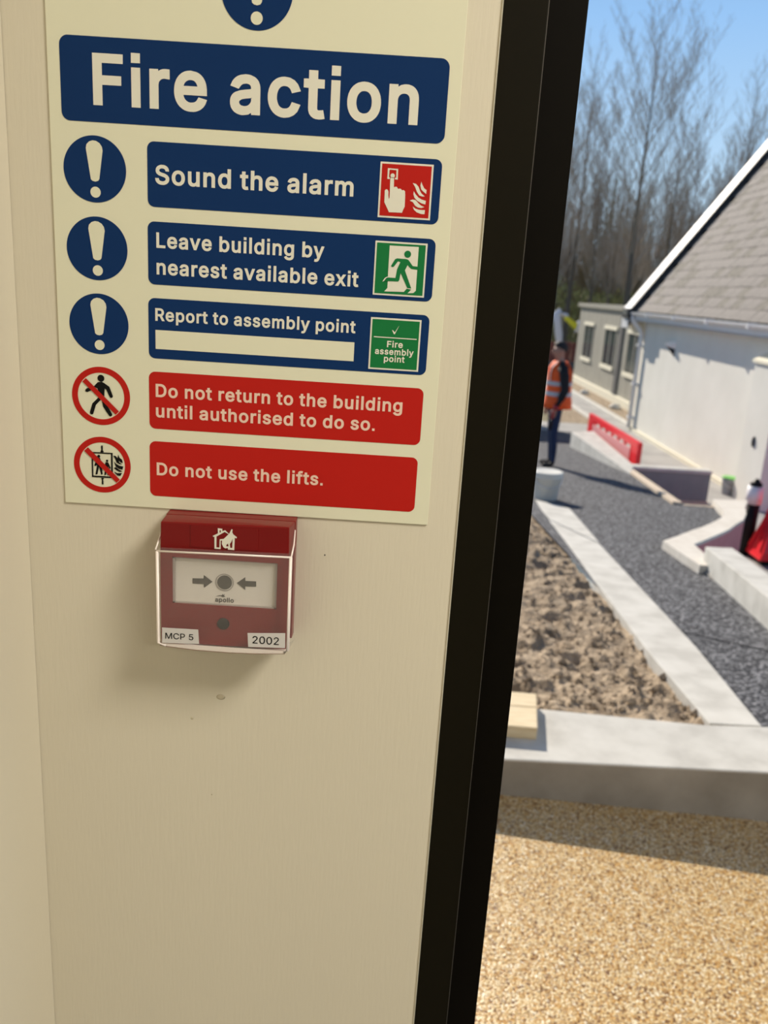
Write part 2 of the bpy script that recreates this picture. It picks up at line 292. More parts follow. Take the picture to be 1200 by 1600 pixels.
# ---------------------------------------------------------------- materials
M_wall = mat('cream_wall_paint', (0.72, 0.665, 0.535), 0.55, c2=(0.74, 0.685, 0.55), scale=6, bump=0.25, bscale=420, stretch=(1, 1, 0.12), bdist=0.0006)
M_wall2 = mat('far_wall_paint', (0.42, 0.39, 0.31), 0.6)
M_ceil = mat('ceiling_white', (0.8, 0.78, 0.72), 0.8)
M_floor_in = mat('entrance_matting', (0.08, 0.08, 0.085), 0.9, c2=(0.13, 0.13, 0.13), scale=300, bump=0.4)
M_frame = mat('dark_bronze_frame', (0.008, 0.0065, 0.003), 0.5, spec=0.10)
M_frame2 = mat('black_frame', (0.004, 0.003, 0.0016), 0.55, spec=0.08)
M_edge = mat('bare_aluminium_edge', (0.12, 0.11, 0.10), 0.45, metal=0.5)
M_panel = mat('sign_cream_plastic', (0.79, 0.78, 0.60), 0.45, spec=0.25)
M_blue = mat('sign_blue_ink', (0.004, 0.031, 0.125), 0.5, spec=0.12)
M_red = mat('sign_red_ink', (0.50, 0.014, 0.009), 0.5, spec=0.15)
M_green = mat('sign_green_ink', (0.010, 0.185, 0.050), 0.5, spec=0.15)
M_black = mat('sign_black_ink', (0.004, 0.004, 0.004), 0.5, spec=0.15)
M_let = mat('sign_lettering_cream', (0.80, 0.78, 0.67), 0.45, spec=0.25)
M_let_red = mat('sign_lettering_pinkish', (0.86, 0.62, 0.50), 0.4)
M_cp = mat('call_point_red', (0.19, 0.0035, 0.004), 0.35, spec=0.3)
M_cp_white = mat('call_point_white', (0.74, 0.70, 0.64), 0.4)
M_cp_grey = mat('call_point_grey_print', (0.075, 0.07, 0.06), 0.5)
M_cp_dark = mat('call_point_indicator', (0.008, 0.006, 0.006), 0.35, spec=0.2)
M_sticker = mat('paper_sticker', (0.66, 0.64, 0.62), 0.6)
M_rim = mat('clear_plastic_edge', (0.93, 0.84, 0.78), 0.25)
M_conc = mat('pale_concrete', (0.47, 0.455, 0.415), 0.85, c2=(0.61, 0.595, 0.55), scale=7, bump=0.35, bscale=60, bdist=0.003, c3=(0.56, 0.545, 0.50))
M_conc_warm = mat('pale_coping_stone', (0.60, 0.55, 0.48), 0.85, c2=(0.70, 0.66, 0.59), scale=9, bump=0.25, bscale=60)
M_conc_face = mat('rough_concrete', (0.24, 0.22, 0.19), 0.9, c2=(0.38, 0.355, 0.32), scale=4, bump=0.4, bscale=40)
M_tar = mat('dark_grey_chippings', (0.024, 0.025, 0.030), 0.8, spec=0.25, c2=(0.26, 0.263, 0.28), scale=75, bump=0.8, voronoi=True, bdist=0.006, c3=(0.056, 0.058, 0.066))
M_tar_side = mat('grey_render_panel', (0.235, 0.255, 0.245), 0.8, c2=(0.265, 0.285, 0.275), scale=6)
M_soil = mat('dry_soil', (0.20, 0.145, 0.09), 0.95, c2=(0.46, 0.36, 0.25), scale=14, bump=1.0, bscale=48, bdist=0.02, c3=(0.34, 0.26, 0.175), detail=10)
M_yard = mat('yard_concrete', (0.30, 0.29, 0.28), 0.9, c2=(0.42, 0.41, 0.39), scale=2, bump=0.2)
M_far = mat('rough_grass_ground', (0.11, 0.105, 0.05), 0.95, c2=(0.22, 0.19, 0.11), scale=0.6, bump=0.3)
M_timber = mat('pale_timber', (0.64, 0.51, 0.31), 0.7, c2=(0.76, 0.64, 0.43), scale=14, stretch=(1, 8, 8), bump=0.1)
M_ply = mat('weathered_plank', (0.52, 0.42, 0.31), 0.8, c2=(0.66, 0.55, 0.42), scale=8, stretch=(6, 1, 6))
M_pink = mat('reddish_render', (0.60, 0.22, 0.22), 0.85, c2=(0.66, 0.26, 0.26), scale=8)
M_bucket = mat('white_bucket_plastic', (0.80, 0.78, 0.70), 0.4)
M_bucket_grey = mat('grey_bucket_plastic', (0.33, 0.35, 0.38), 0.45)
M_lid = mat('green_lid_plastic', (0.16, 0.52, 0.10), 0.4)
M_post = mat('black_post', (0.008, 0.007, 0.007), 0.5, spec=0.2)
M_post_w = mat('post_white_band', (0.75, 0.72, 0.74), 0.5)
M_barrier = mat('red_barrier_plastic', (0.88, 0.022, 0.035), 0.33)
M_barrier_w = mat('barrier_white_board', (0.76, 0.34, 0.34), 0.5)
M_render = mat('white_render', (0.70, 0.685, 0.62), 0.9, c2=(0.76, 0.745, 0.68), scale=1.5, bump=0.15, bscale=60)
M_plinth = mat('cream_plinth', (0.74, 0.70, 0.56), 0.9)
M_upvc = mat('white_upvc', (0.80, 0.80, 0.80), 0.35)
M_verge_dark = mat('dark_trim_verge_shade', (0.02, 0.022, 0.025), 0.5)  # dark trim; also the shade put on the verge's inner side
M_slate = mat('weathered_roof_slate', (0.165, 0.148, 0.135), 0.85, c2=(0.235, 0.21, 0.192), scale=5, bump=0.4, bscale=60)
M_slate2 = mat('mossy_roof_slate', (0.13, 0.12, 0.095), 0.9, c2=(0.24, 0.215, 0.185), scale=9, bump=0.5, bscale=60)
M_cabin = mat('grey_cabin_cladding', (0.30, 0.285, 0.24), 0.6, c2=(0.34, 0.325, 0.275), scale=3)
M_cabin_dark = mat('cabin_joint_dark', (0.10, 0.10, 0.10), 0.6)
M_glass = mat('dark_window_glass', (0.06, 0.075, 0.08), 0.08, spec=0.8)
M_hoard = mat('red_brown_boarding', (0.20, 0.055, 0.035), 0.8, c2=(0.26, 0.08, 0.05), scale=5)
M_sheet = mat('pale_crumpled_sheeting', (0.66, 0.66, 0.72), 0.5)
M_yellow = mat('yellow_strap', (0.72, 0.66, 0.03), 0.5)
M_orange = mat('orange_high_visibility', (0.95, 0.115, 0.010), 0.7)
M_reflect = mat('silver_reflective_tape', (0.52, 0.50, 0.52), 0.4)
M_jacket = mat('black_jacket', (0.008, 0.008, 0.010), 0.8)
M_jeans = mat('dark_blue_jeans', (0.010, 0.022, 0.060), 0.85, c2=(0.016, 0.034, 0.088), scale=12)
M_skin = mat('skin', (0.42, 0.22, 0.15), 0.55)
M_hair = mat('dark_hair', (0.012, 0.009, 0.008), 0.7)
M_boot = mat('dark_boots', (0.015, 0.012, 0.010), 0.6)
M_glove = mat('dark_red_glove', (0.35, 0.02, 0.025), 0.6)
M_bark = mat('grey_brown_bark', (0.105, 0.088, 0.068), 0.9)
M_twig = mat('thin_brown_twigs', (0.37, 0.31, 0.25), 0.9)
M_twig_far = mat('far_brown_twigs', (0.28, 0.235, 0.145), 0.9)
M_leaf = mat('undergrowth_leaves', (0.16, 0.17, 0.05), 0.8, c2=(0.34, 0.32, 0.13), scale=0.8)
M_gravel = None

def gravel_material():
    m = bpy.data.materials.new('golden_resin_gravel'); m.use_nodes = True
    nt = m.node_tree; b = nt.nodes['Principled BSDF']
    tc = nt.nodes.new('ShaderNodeTexCoord')
    vo = nt.nodes.new('ShaderNodeTexVoronoi'); vo.inputs['Scale'].default_value = 190
    nt.links.new(tc.outputs['Object'], vo.inputs['Vector'])
    sp = nt.nodes.new('ShaderNodeSeparateColor'); nt.links.new(vo.outputs['Color'], sp.inputs[0])
    r = nt.nodes.new('ShaderNodeValToRGB'); nt.links.new(sp.outputs[0], r.inputs[0])
    cr = r.color_ramp; cr.interpolation = 'CONSTANT'
    cols = [(0.0, (0.20, 0.10, 0.035)), (0.10, (0.54, 0.35, 0.14)), (0.28, (0.68, 0.50, 0.24)), (0.46, (0.60, 0.36, 0.11)),
            (0.60, (0.76, 0.61, 0.35)), (0.76, (0.82, 0.71, 0.47)), (0.88, (0.40, 0.28, 0.15)), (0.95, (0.92, 0.86, 0.68))]
    cr.elements[0].position = 0; cr.elements[0].color = (*cols[0][1], 1)
    cr.elements[1].position = cols[1][0]; cr.elements[1].color = (*cols[1][1], 1)
    for p, c in cols[2:]:
        e = cr.elements.new(p); e.color = (*c, 1)
    mx = nt.nodes.new('ShaderNodeMix'); mx.data_type = 'RGBA'; mx.blend_type = 'MULTIPLY'
    rr = nt.nodes.new('ShaderNodeValToRGB'); nt.links.new(vo.outputs['Distance'], rr.inputs[0])
    rr.color_ramp.elements[0].position = 0.35; rr.color_ramp.elements[0].color = (1, 1, 1, 1)
    rr.color_ramp.elements[1].position = 0.85; rr.color_ramp.elements[1].color = (0.5, 0.38, 0.26, 1)
    mx.inputs[0].default_value = 1.0
    nt.links.new(r.outputs[0], mx.inputs[6]); nt.links.new(rr.outputs[0], mx.inputs[7])
    nt.links.new(mx.outputs[2], b.inputs['Base Color'])
    b.inputs['Roughness'].default_value = 0.32
    bp = nt.nodes.new('ShaderNodeBump'); bp.invert = True
    bp.inputs['Strength'].default_value = 0.7; bp.inputs['Distance'].default_value = 0.003
    nt.links.new(vo.outputs['Distance'], bp.inputs['Height']); nt.links.new(bp.outputs[0], b.inputs['Normal'])
    return m
M_gravel = gravel_material()

def clear_material():
    m = bpy.data.materials.new('clear_plastic_cover'); m.use_nodes = True
    nt = m.node_tree; nt.nodes.clear()
    tr = nt.nodes.new('ShaderNodeBsdfTransparent'); tr.inputs[0].default_value = (0.97, 0.97, 0.97, 1)
    gl = nt.nodes.new('ShaderNodeBsdfGlossy'); gl.inputs['Roughness'].default_value = 0.12
    di = nt.nodes.new('ShaderNodeBsdfDiffuse'); di.inputs[0].default_value = (0.8, 0.78, 0.75, 1)
    m1 = nt.nodes.new('ShaderNodeMixShader'); m2 = nt.nodes.new('ShaderNodeMixShader')
    m1.inputs[0].default_value = 0.085
    nt.links.new(tr.outputs[0], m1.inputs[1]); nt.links.new(di.outputs[0], m1.inputs[2])
    m2.inputs[0].default_value = 0.05; nt.links.new(m1.outputs[0], m2.inputs[1]); nt.links.new(gl.outputs[0], m2.inputs[2])
    o = nt.nodes.new('ShaderNodeOutputMaterial'); nt.links.new(m2.outputs[0], o.inputs[0])
    return m
M_clear = clear_material()

# ---------------------------------------------------------------- the ground outside: one long ramp falling away from the door
def lerp(y, ys, zs):
    if y <= ys[0]: return zs[0]
    for a, b, c, d in zip(ys, ys[1:], zs, zs[1:]):
        if y <= b: return c + (d-c)*(y-a)/(b-a)
    return zs[-1]
def ground(y): return lerp(y, (2.75, 11.5, 17.5), (0.13, -0.64, -1.05))

def sheet(name, rows, m, zf, nx=8, parent=None, thick=0.0):
    """rows = [(y, x_left, x_right)]; height from zf(x, y)"""
    vs, fs = [], []
    for y, a, b in rows:
        for i in range(nx+1):
            x = a + (b-a)*i/nx
            vs.append((x, y, zf(x, y)))
    w = nx+1
    for j in range(len(rows)-1):
        for i in range(nx):
            fs.append((j*w+i, j*w+i+1, (j+1)*w+i+1, (j+1)*w+i))
    return pyobj(name, vs, fs, m, parent)

def path_right(y):
    return lerp(y, (2.7, 5.2, 5.9, 6.4, 6.9, 7.2, 7.6, 8.15, 8.21, 11.1, 13.7, 15.0, 17.5), (2.25, 2.25, 2.2, 2.55, 2.95, 3.15, 3.3, 3.42, 3.0, 3.29, 3.2, 3.6, 4.2))
rows = []
y = 2.74
while y < 17.6:
    rows.append((y, 1.30 if y < 7.6 else -6.0, path_right(y))); y += 0.1
struct(sheet('ramp_path', rows, M_tar, lambda x, y: ground(y)))
shadow_strip = prism('path_line_shadow', [(1.52, 3.87, ground(3.87)+.003), (2.12, 3.47, ground(3.47)+.003), (2.12, 3.45, ground(3.45)+.003), (1.52, 3.85, ground(3.85)+.003)],  # thin cast shadow across the path, put in as a dark strip
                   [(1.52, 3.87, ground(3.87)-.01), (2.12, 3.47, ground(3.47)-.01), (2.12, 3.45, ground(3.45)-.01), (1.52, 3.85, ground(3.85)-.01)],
                   mat('painted_line_shadow', (0.012, 0.012, 0.014), 0.6))
shadow_strip.parent = bpy.data.objects['ramp_path']

def soil_z(x, y):
    n = noise.fractal(Vector((x*1.6, y*1.1, 3.1)), 1.0, 2.0, 3)*0.040
    n += noise.fractal(Vector((x*9, y*6.5, 1.7)), 0.8, 2.0, 4)*0.022
    n += max(0, noise.noise(Vector((x*15, y*11, 8.0)))-0.12)*0.055
    n += max(0, noise.noise(Vector((x*34, y*26, 2.0)))-0.05)*0.026
    n -= max(0, noise.noise(Vector((x*5, y*7, 18.0)))-0.30)*0.12
    edge = min(1.0, max(0.0, (y-2.72)/0.10), max(0.0, (1.36-x)/0.10))
    return ground(y) - 0.030 + (n-0.004)*max(0.2, edge)
rows = [(2.70 + 0.020*k, -1.6, 1.42 if 2.70+0.020*k > 5.5 else 1.30) for k in range(265)]
so = sheet('soil_bed', rows, M_soil, soil_z, nx=230)
for p in so.data.polygons: p.use_smooth = True
struct(so)
rc = random.Random(4)
cb = bmesh.new()
for k in range(2600):
    y = 2.85 + 5.0*rc.random()**1.5; x = rc.uniform(-.2, 1.26)
    r = rc.uniform(.004, .013)*(1.9 if rc.random() < .12 else 1)
    c0 = Vector((x, y, soil_z(x, y) + r*.35))
    vs = [cb.verts.new(c0 + Vector(d)*r*rc.uniform(.7, 1.25)) for d in ((1,0,0),(-1,0,0),(0,1,0),(0,-1,0),(0,0,.8),(0,0,-.8))]
    for f in ((0,2,4),(2,1,4),(1,3,4),(3,0,4),(2,0,5),(1,2,5),(3,1,5),(0,3,5)): cb.faces.new([vs[i] for i in f])
clods = stuff(obj('soil_clods', cb, M_soil, so))

# golden resin surface by the door, falling very slightly to the right
def resin_z(x, y): return 0.010 - 0.062*max(-0.1, min(x, 2.5)-0.45)
rows = [(0.62 + 0.25*k, -4.0, 4.5) for k in range(9)]
struct(sheet('resin_gravel_path', rows, M_gravel, resin_z, nx=10))

rows = [(2.72 + 0.5*k, -30.0, -1.55 if 2.72+0.5*k < 7.6 else -5.9) for k in range(31)]
struct(sheet('rough_ground_left', rows, M_far, lambda x, y: ground(y)-.04))
struct(box('lower_yard', 2.0, 16.0, 4.0, 18.0, -1.25, -1.0, M_yard))
struct(box('far_ground', -60, 90, 16.6, 160, -1.4, -1.06, M_far))
struct(box('ground_beyond_ramp', -40, 2.0, 7.9, 16.65, -1.6, -1.3, M_far))

# low concrete wall between the gravel and the soil bed
wt = 0.14
wf = [(-2.4, 2.335), (4.2, 2.487)]; wb = [(4.2, 2.72), (1.43, 2.73), (1.22, 2.715), (0.634, 2.757), (-2.4, 2.93)]
top = [(x, y, wt) for x, y in wf+wb]; bot = [(x, y, -0.2) for x, y in wf+wb]
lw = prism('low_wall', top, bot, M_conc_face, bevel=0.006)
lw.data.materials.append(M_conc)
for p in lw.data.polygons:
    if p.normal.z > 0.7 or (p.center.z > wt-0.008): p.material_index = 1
tag(lw, 'low concrete wall with pale top between golden gravel and brown soil', 'wall')

tb = [(-0.05, 2.565), (0.569, 2.533), (0.606, 2.785), (-0.05, 2.82)]
o = prism('timber_block', [(x, y, wt+0.046) for x, y in tb], [(x, y, wt+0.001) for x, y in tb], M_timber, bevel=0.003)
tag(o, 'pale timber offcut lying on the low concrete wall by the door frame', 'timber')
# two boards side by side make the offcut: a saw cut shows along it
box('saw_cut', -0.05, 0.592, 2.678, 2.682, wt+0.0455, wt+0.0468, mat('cut_shadow_wood', (0.30, 0.2, 0.1), 0.8), o)

def g(x, y, dz=0.0): return (x, y, ground(y)+dz)
def kerb(name, pts, m, label, dz=0.008, depth=0.2):
    k = prism(name, [g(x, y, dz) for x, y in pts], [g(x, y, -depth) for x, y in pts], m, bevel=0.004)
    return tag(k, label, 'kerb')
kerb('kerb', [(1.238, 2.733), (1.430, 2.738), (1.505, 3.6), (1.617, 5.91), (1.409, 6.80), (1.365, 5.82), (1.313, 4.86), (1.245, 3.46)], M_conc,
     'long pale concrete kerb between the brown soil and dark path')
kerb('kerb', [(1.421, 6.83), (1.628, 5.95), (1.645, 6.18), (1.729, 7.48), (1.477, 7.90), (1.435, 7.3)], M_conc,
     'short far piece of pale kerb in front of the white bucket')

# kerb wall on the far side of the ramp, level top
tag(prism('kerb_wall', [(3.20, 10.65, -.55), (3.40, 11.2, -.55), (3.50, 14.1, -.55), (3.07, 13.84, -.55)],
          [(3.20, 10.65, -1.06), (3.40, 11.2, -1.06), (3.50, 14.1, -1.06), (3.07, 13.84, -1.06)], M_conc, bevel=0.006),
    'pale level-topped concrete kerb wall running up to the red fence', 'wall')
e = empty('retaining_wall', (3.9, 11.15, -1.0), 'dark grey rendered retaining wall with a pale coping facing the door', 'wall')
box('wall_face', -0.55, 0.53, -0.05, 0.09, 0, 0.415, M_tar_side, e)
box('coping', -0.57, 0.54, -0.07, 0.12, 0.415, 0.46, M_conc, e, bevel=0.004)
box('board', -0.62, 0.53, -0.10, -0.06, 0.0, 0.035, M_ply, e)

o = prism('timber_plank', [g(2.93, 8.20, .03), g(3.02, 8.17, .03), g(3.35, 11.05, .03), g(3.26, 11.12, .03)],
          [g(2.93, 8.20, -.02), g(3.02, 8.17, -.02), g(3.35, 11.05, -.02), g(3.26, 11.12, -.02)], M_ply, bevel=0.003)
tag(o, 'pale timber plank laid along the dark path edge, in front of grey wall', 'timber')
box('path_edge_board', 2.98, 3.46, 8.16, 8.20, -1.0, ground(8.15)+.005, M_ply)
tag(bpy.data.objects['path_edge_board'], 'thin timber board closing the dark path beside the curved coping', 'timber')

# curved coping with its reddish wall underneath
outer = [(3.393, 8.346), (3.26, 7.85), (3.177, 7.517), (3.10, 7.33), (3.015, 7.167), (2.811, 6.857), (2.64, 6.62), (2.451, 6.385), (2.27, 6.14), (2.087, 5.911)]
inner = [(3.789, 8.418), (3.56, 7.95), (3.391, 7.525), (3.21, 7.15), (3.025, 6.87), (2.86, 6.60), (2.681, 6.355), (2.54, 6.17), (2.42, 6.01), (2.298, 5.862)]
e = empty('curved_coping', (2.6, 6.6, -0.2), 'curved cream coping with reddish wall beneath, around the sunken area', 'coping')
bm = bmesh.new()
n = len(outer); o0 = Vector((2.6, 6.6, -0.2))
def strip(bm, A, B, za, zb):
    TA = [bm.verts.new(Vector((x, y, ground(y)+za))-o0) for x, y in A]; TB = [bm.verts.new(Vector((x, y, ground(y)+za))-o0) for x, y in B]
    BA = [bm.verts.new(Vector((x, y, min(zb(y), ground(y)-.02)))-o0) for x, y in A]; BB = [bm.verts.new(Vector((x, y, zb(y)))-o0) for x, y in B]
    for i in range(len(A)-1):
        bm.faces.new((TA[i], TA[i+1], TB[i+1], TB[i])); bm.faces.new((BA[i], BB[i], BB[i+1], BA[i+1]))
        bm.faces.new((TA[i], BA[i], BA[i+1], TA[i+1])); bm.faces.new((TB[i], TB[i+1], BB[i+1], BB[i]))
    for i in (0, -1): bm.faces.new((TA[i], TB[i], BB[i], BA[i]))
A = outer + [(2.082, 5.55), (2.085, 5.16)]; B = inner + [(2.258, 5.537), (2.24, 5.16)]
strip(bm, A, B, 0.06, lambda y: ground(y)+0.035)
obj('coping_stone', bm, M_conc_warm, e)
bm = bmesh.new()
A2 = [(x+.04, y-.03) for x, y in outer] ; B2 = [(x-.003, y+.002) for x, y in inner]
strip(bm, A2, B2, 0.0345, lambda y: -1.0)
obj('reddish_wall', bm, M_pink, e)

o = prism('concrete_block', [g(2.156, 5.297, .16), g(2.346, 5.312, .16), g(2.20, 4.1, .16), g(2.13, 3.3, .16), g(1.93, 3.3, .16), g(2.016, 4.051, .16)],
          [g(2.156, 5.297, 0), g(2.346, 5.312, 0), g(2.20, 4.1, 0), g(2.13, 3.3, 0), g(1.93, 3.3, 0), g(2.016, 4.051, 0)], M_conc, bevel=0.006)
tag(o, 'long pale concrete kerb block standing on the near end of the curved coping', 'kerb')
struct(box('pit_retaining_side', 2.12, 2.3, 2.8, 5.5, -1.2, -0.06, M_conc_face))
# ---------------------------------------------------------------- the lobby: wall with the sign, left return, door frame, rest of the room
WY = 0.55
wall = struct(box('wall_front', -0.60, 0.0515, WY, WY+0.07, -0.02, 2.7, M_wall, bevel=0.0008))
struct(box('wall_left', -0.60, -0.2472, -3.0, WY-0.0005, -0.02, 2.7, M_wall))
struct(box('wall_lintel', -0.60, 3.2, WY+0.002, WY+0.07, 2.25, 2.7, M_wall2))
struct(box('wall_right_of_door', 1.62, 3.2, WY, WY+0.07, -0.02, 2.25, M_wall2))
struct(box('wall_right', 3.0, 3.2, -3.0, WY, -0.02, 2.7, M_wall2))
struct(box('wall_back', -0.60, 3.2, -3.2, -3.0, -0.02, 2.7, M_wall2))
struct(box('ceiling', -0.60, 3.2, -3.2, WY+0.07, 2.7, 2.8, M_ceil))
struct(box('floor', -0.60, 3.2, -3.2, WY+0.07, -0.10, -0.02, M_floor_in))
for i, (px, pz, r) in enumerate(((-0.0395, 1.417, .0006), (-0.1115, 1.302, .0022), (-0.1328, 1.283, .0011), (-0.1175, 1.2195, .0007))):
    b_ = lathe('paint_blemish', [(r, 0), (r*.7, .0002), (.0001, .0003)], mat('blemish_grey', (0.55, 0.49, 0.36) if i else (.08, .07, .05), 0.7), wall, seg=12)
    b_.rotation_euler = (math.pi/2, 0, 0); b_.location = (px, WY, pz); b_.scale = (1.5 if i == 1 else 1, 1, 1)

fr = empty('door_frame', (0.09, WY, 0))
struct(fr)
def fbox(name, x0, x1, y0, y1, z0, z1, m, bevel=0.0):
    return box(name, x0-0.09, x1-0.09, y0-WY, y1-WY, z0, z1, m, fr, bevel)
fbox('frame_face', 0.0515, 0.0780, WY-0.0015, WY+0.07, -0.02, 2.25, M_frame, 0.0006)
fbox('edge_strip', 0.0780, 0.0784, WY-0.0012, WY+0.02, -0.02, 2.25, M_edge)
fbox('frame_rebate', 0.0770, 0.1062, WY+0.025, WY+0.10, -0.02, 2.25, M_frame2, 0.0006)
fbox('head_rail', 0.0520, 1.62, WY-0.001, WY+0.10, 2.17, 2.25, M_frame, 0.0006)
fbox('right_jamb', 1.56, 1.62, WY-0.001, WY+0.10, -0.02, 2.17, M_frame, 0.0006)
fbox('threshold', 0.107, 1.56, WY, WY+0.11, -0.02, 0.004, M_edge)
fbox('wall_trim_seal', 0.0509, 0.0517, WY-0.0010, WY+0.01, -0.02, 2.25, M_let)

# canopy-free outer wall face of the same building
struct(box('wall_outside_left', -6.0, 0.06, WY+0.07, WY+0.1, -0.02, 3.0, M_cabin_dark))
struct(box('wall_outside_right', 1.63, 6.0, WY+0.07, WY+0.1, -0.02, 3.0, M_cabin_dark))

# fill lamps added on the unseen ceiling to brighten the sign wall
for k, (lx, ly) in enumerate(((1.00, -0.28), (1.60, -2.3))):
    e = empty('fill_light', (lx, ly, 2.69), ('unseen square panel added as fill light nearer the door', 'unseen square panel added as fill light deeper in the lobby')[k], 'fill light')
    box('light_frame', -.31, .31, -.31, .31, -.012, .0, M_upvc, e)
    box('diffuser', -.29, .29, -.29, .29, -.016, -.012, mat('fill_diffuser', (1.0, 0.93, 0.80), emit=3.0), e)
    ld = bpy.data.lights.new('fill_lamp', 'AREA'); ld.shape = 'SQUARE'; ld.size = 0.56
    ld.energy = FILL_W * (1.0, 0.5)[k]; ld.color = (1.0, 0.94, 0.83)
    lo = bpy.data.objects.new('fill_lamp', ld); col.objects.link(lo); lo.parent = e; lo.location = (0, 0, -0.02)

# ---------------------------------------------------------------- the fire action sign
S = empty('fire_action_sign', (-0.221, WY, 1.443), 'large cream fire action sign with blue and red instruction bands', 'sign')
box('backing_panel', 0.0009, 0.2515, -0.0013, -0.0001, 0.0009, 0.351, M_panel, S, bevel=0.0003)
L1, L2, L3, L4 = -0.00150, -0.00165, -0.00180, -0.00195
def band(x0, x1, z0, z1, r, m, name, label=None):
    o = flat(name, [[mm(rrect(x0, x1, z0, z1, r))]], L1, m, S)
    if label: o['label'] = label
    return o
hb = band(8.6, 243.6, 244.2, 291.5, 5.2, M_blue, 'header_band', 'blue band reading Fire action')
lettering('lettering', 'Fire action', 28.3, 226.4, 253.7, 28.9, 'B', L2, M_let, hb)
b1 = band(60.8, 243.4, 197.2, 235.3, 4.2, M_blue, 'instruction_band', 'blue band reading Sound the alarm')
lettering('lettering', 'Sound the alarm', 65.6, 189.4, 210.6, 11.4, 'B', L2, M_let, b1)
b2 = band(60.5, 243.0, 150.1, 188.5, 4.2, M_blue, 'instruction_band', 'blue band about leaving by the nearest exit')
lettering('lettering', 'Leave building by', 65.9, 172.8, 172.7, 9.4, 'B', L2, M_let, b2)
lettering('lettering', 'nearest available exit', 65.9, 195.4, 156.4, 9.4, 'B', L2, M_let, b2)
b3 = band(60.2, 242.6, 103.1, 141.6, 4.2, M_blue, 'instruction_band', 'blue band with an empty cream write-in box')
lettering('lettering', 'Report to assembly point', 64.7, 195.1, 127.3, 8.1, 'B', L2, M_let, b3)
flat('write_in_box', [[mm([(64.7, 109.3), (194.8, 109.3), (194.8, 121.5), (64.7, 121.5)])]], L2, M_panel, b3)
b4 = band(60.0, 242.2, 56.3, 94.4, 4.2, M_red, 'instruction_band', 'red band about not returning to the building')
lettering('lettering', 'Do not return to the building', 64.4, 228.8, 77.7, 8.8, 'B', L2, M_let_red, b4)
lettering('lettering', 'until authorised to do so.', 64.4, 211.2, 64.1, 8.8, 'B', L2, M_let_red, b4)
b5 = band(59.8, 241.7, 9.6, 47.7, 4.2, M_red, 'instruction_band', 'red band reading Do not use the lifts')
lettering('lettering', 'Do not use the lifts.', 64.5, 178.0, 24.3, 8.9, 'B', L2, M_let_red, b5)

def exclaim(cx, cz, k, parent):
    p = [(cx + a*k, cz + b*k) for a, b in ((-5.2, 12.0), (-4.7, 14.2), (-3.0, 15.9), (-0.9, 16.6), (1.2, 16.4), (3.4, 15.2), (4.8, 13.2), (5.2, 11.0), (2.7, -5.6), (1.9, -6.7), (0.2, -7.2), (-1.5, -6.9), (-2.6, -6.0))]
    flat('exclamation_mark', [[mm(p)], [mm(circ(cx+0.1*k, cz-13.4*k, 3.25*k, 28))]], L2, M_panel, parent)
for cx, cz, r in ((28.0, 217.1, 19.5), (28.0, 169.9, 19.4), (27.8, 122.9, 19.3)):
    d = flat('mandatory_disc', [[mm(circ(cx, cz, r, 72))]], L1, M_blue, S)
    exclaim(cx, cz, 1.0, d)
d = flat('mandatory_disc', [[mm(circ(127.0, 321.3, 21.3, 72))]], L1, M_blue, S)
d['label'] = 'larger blue disc above the header'
exclaim(127.0, 321.3, 1.1, d)

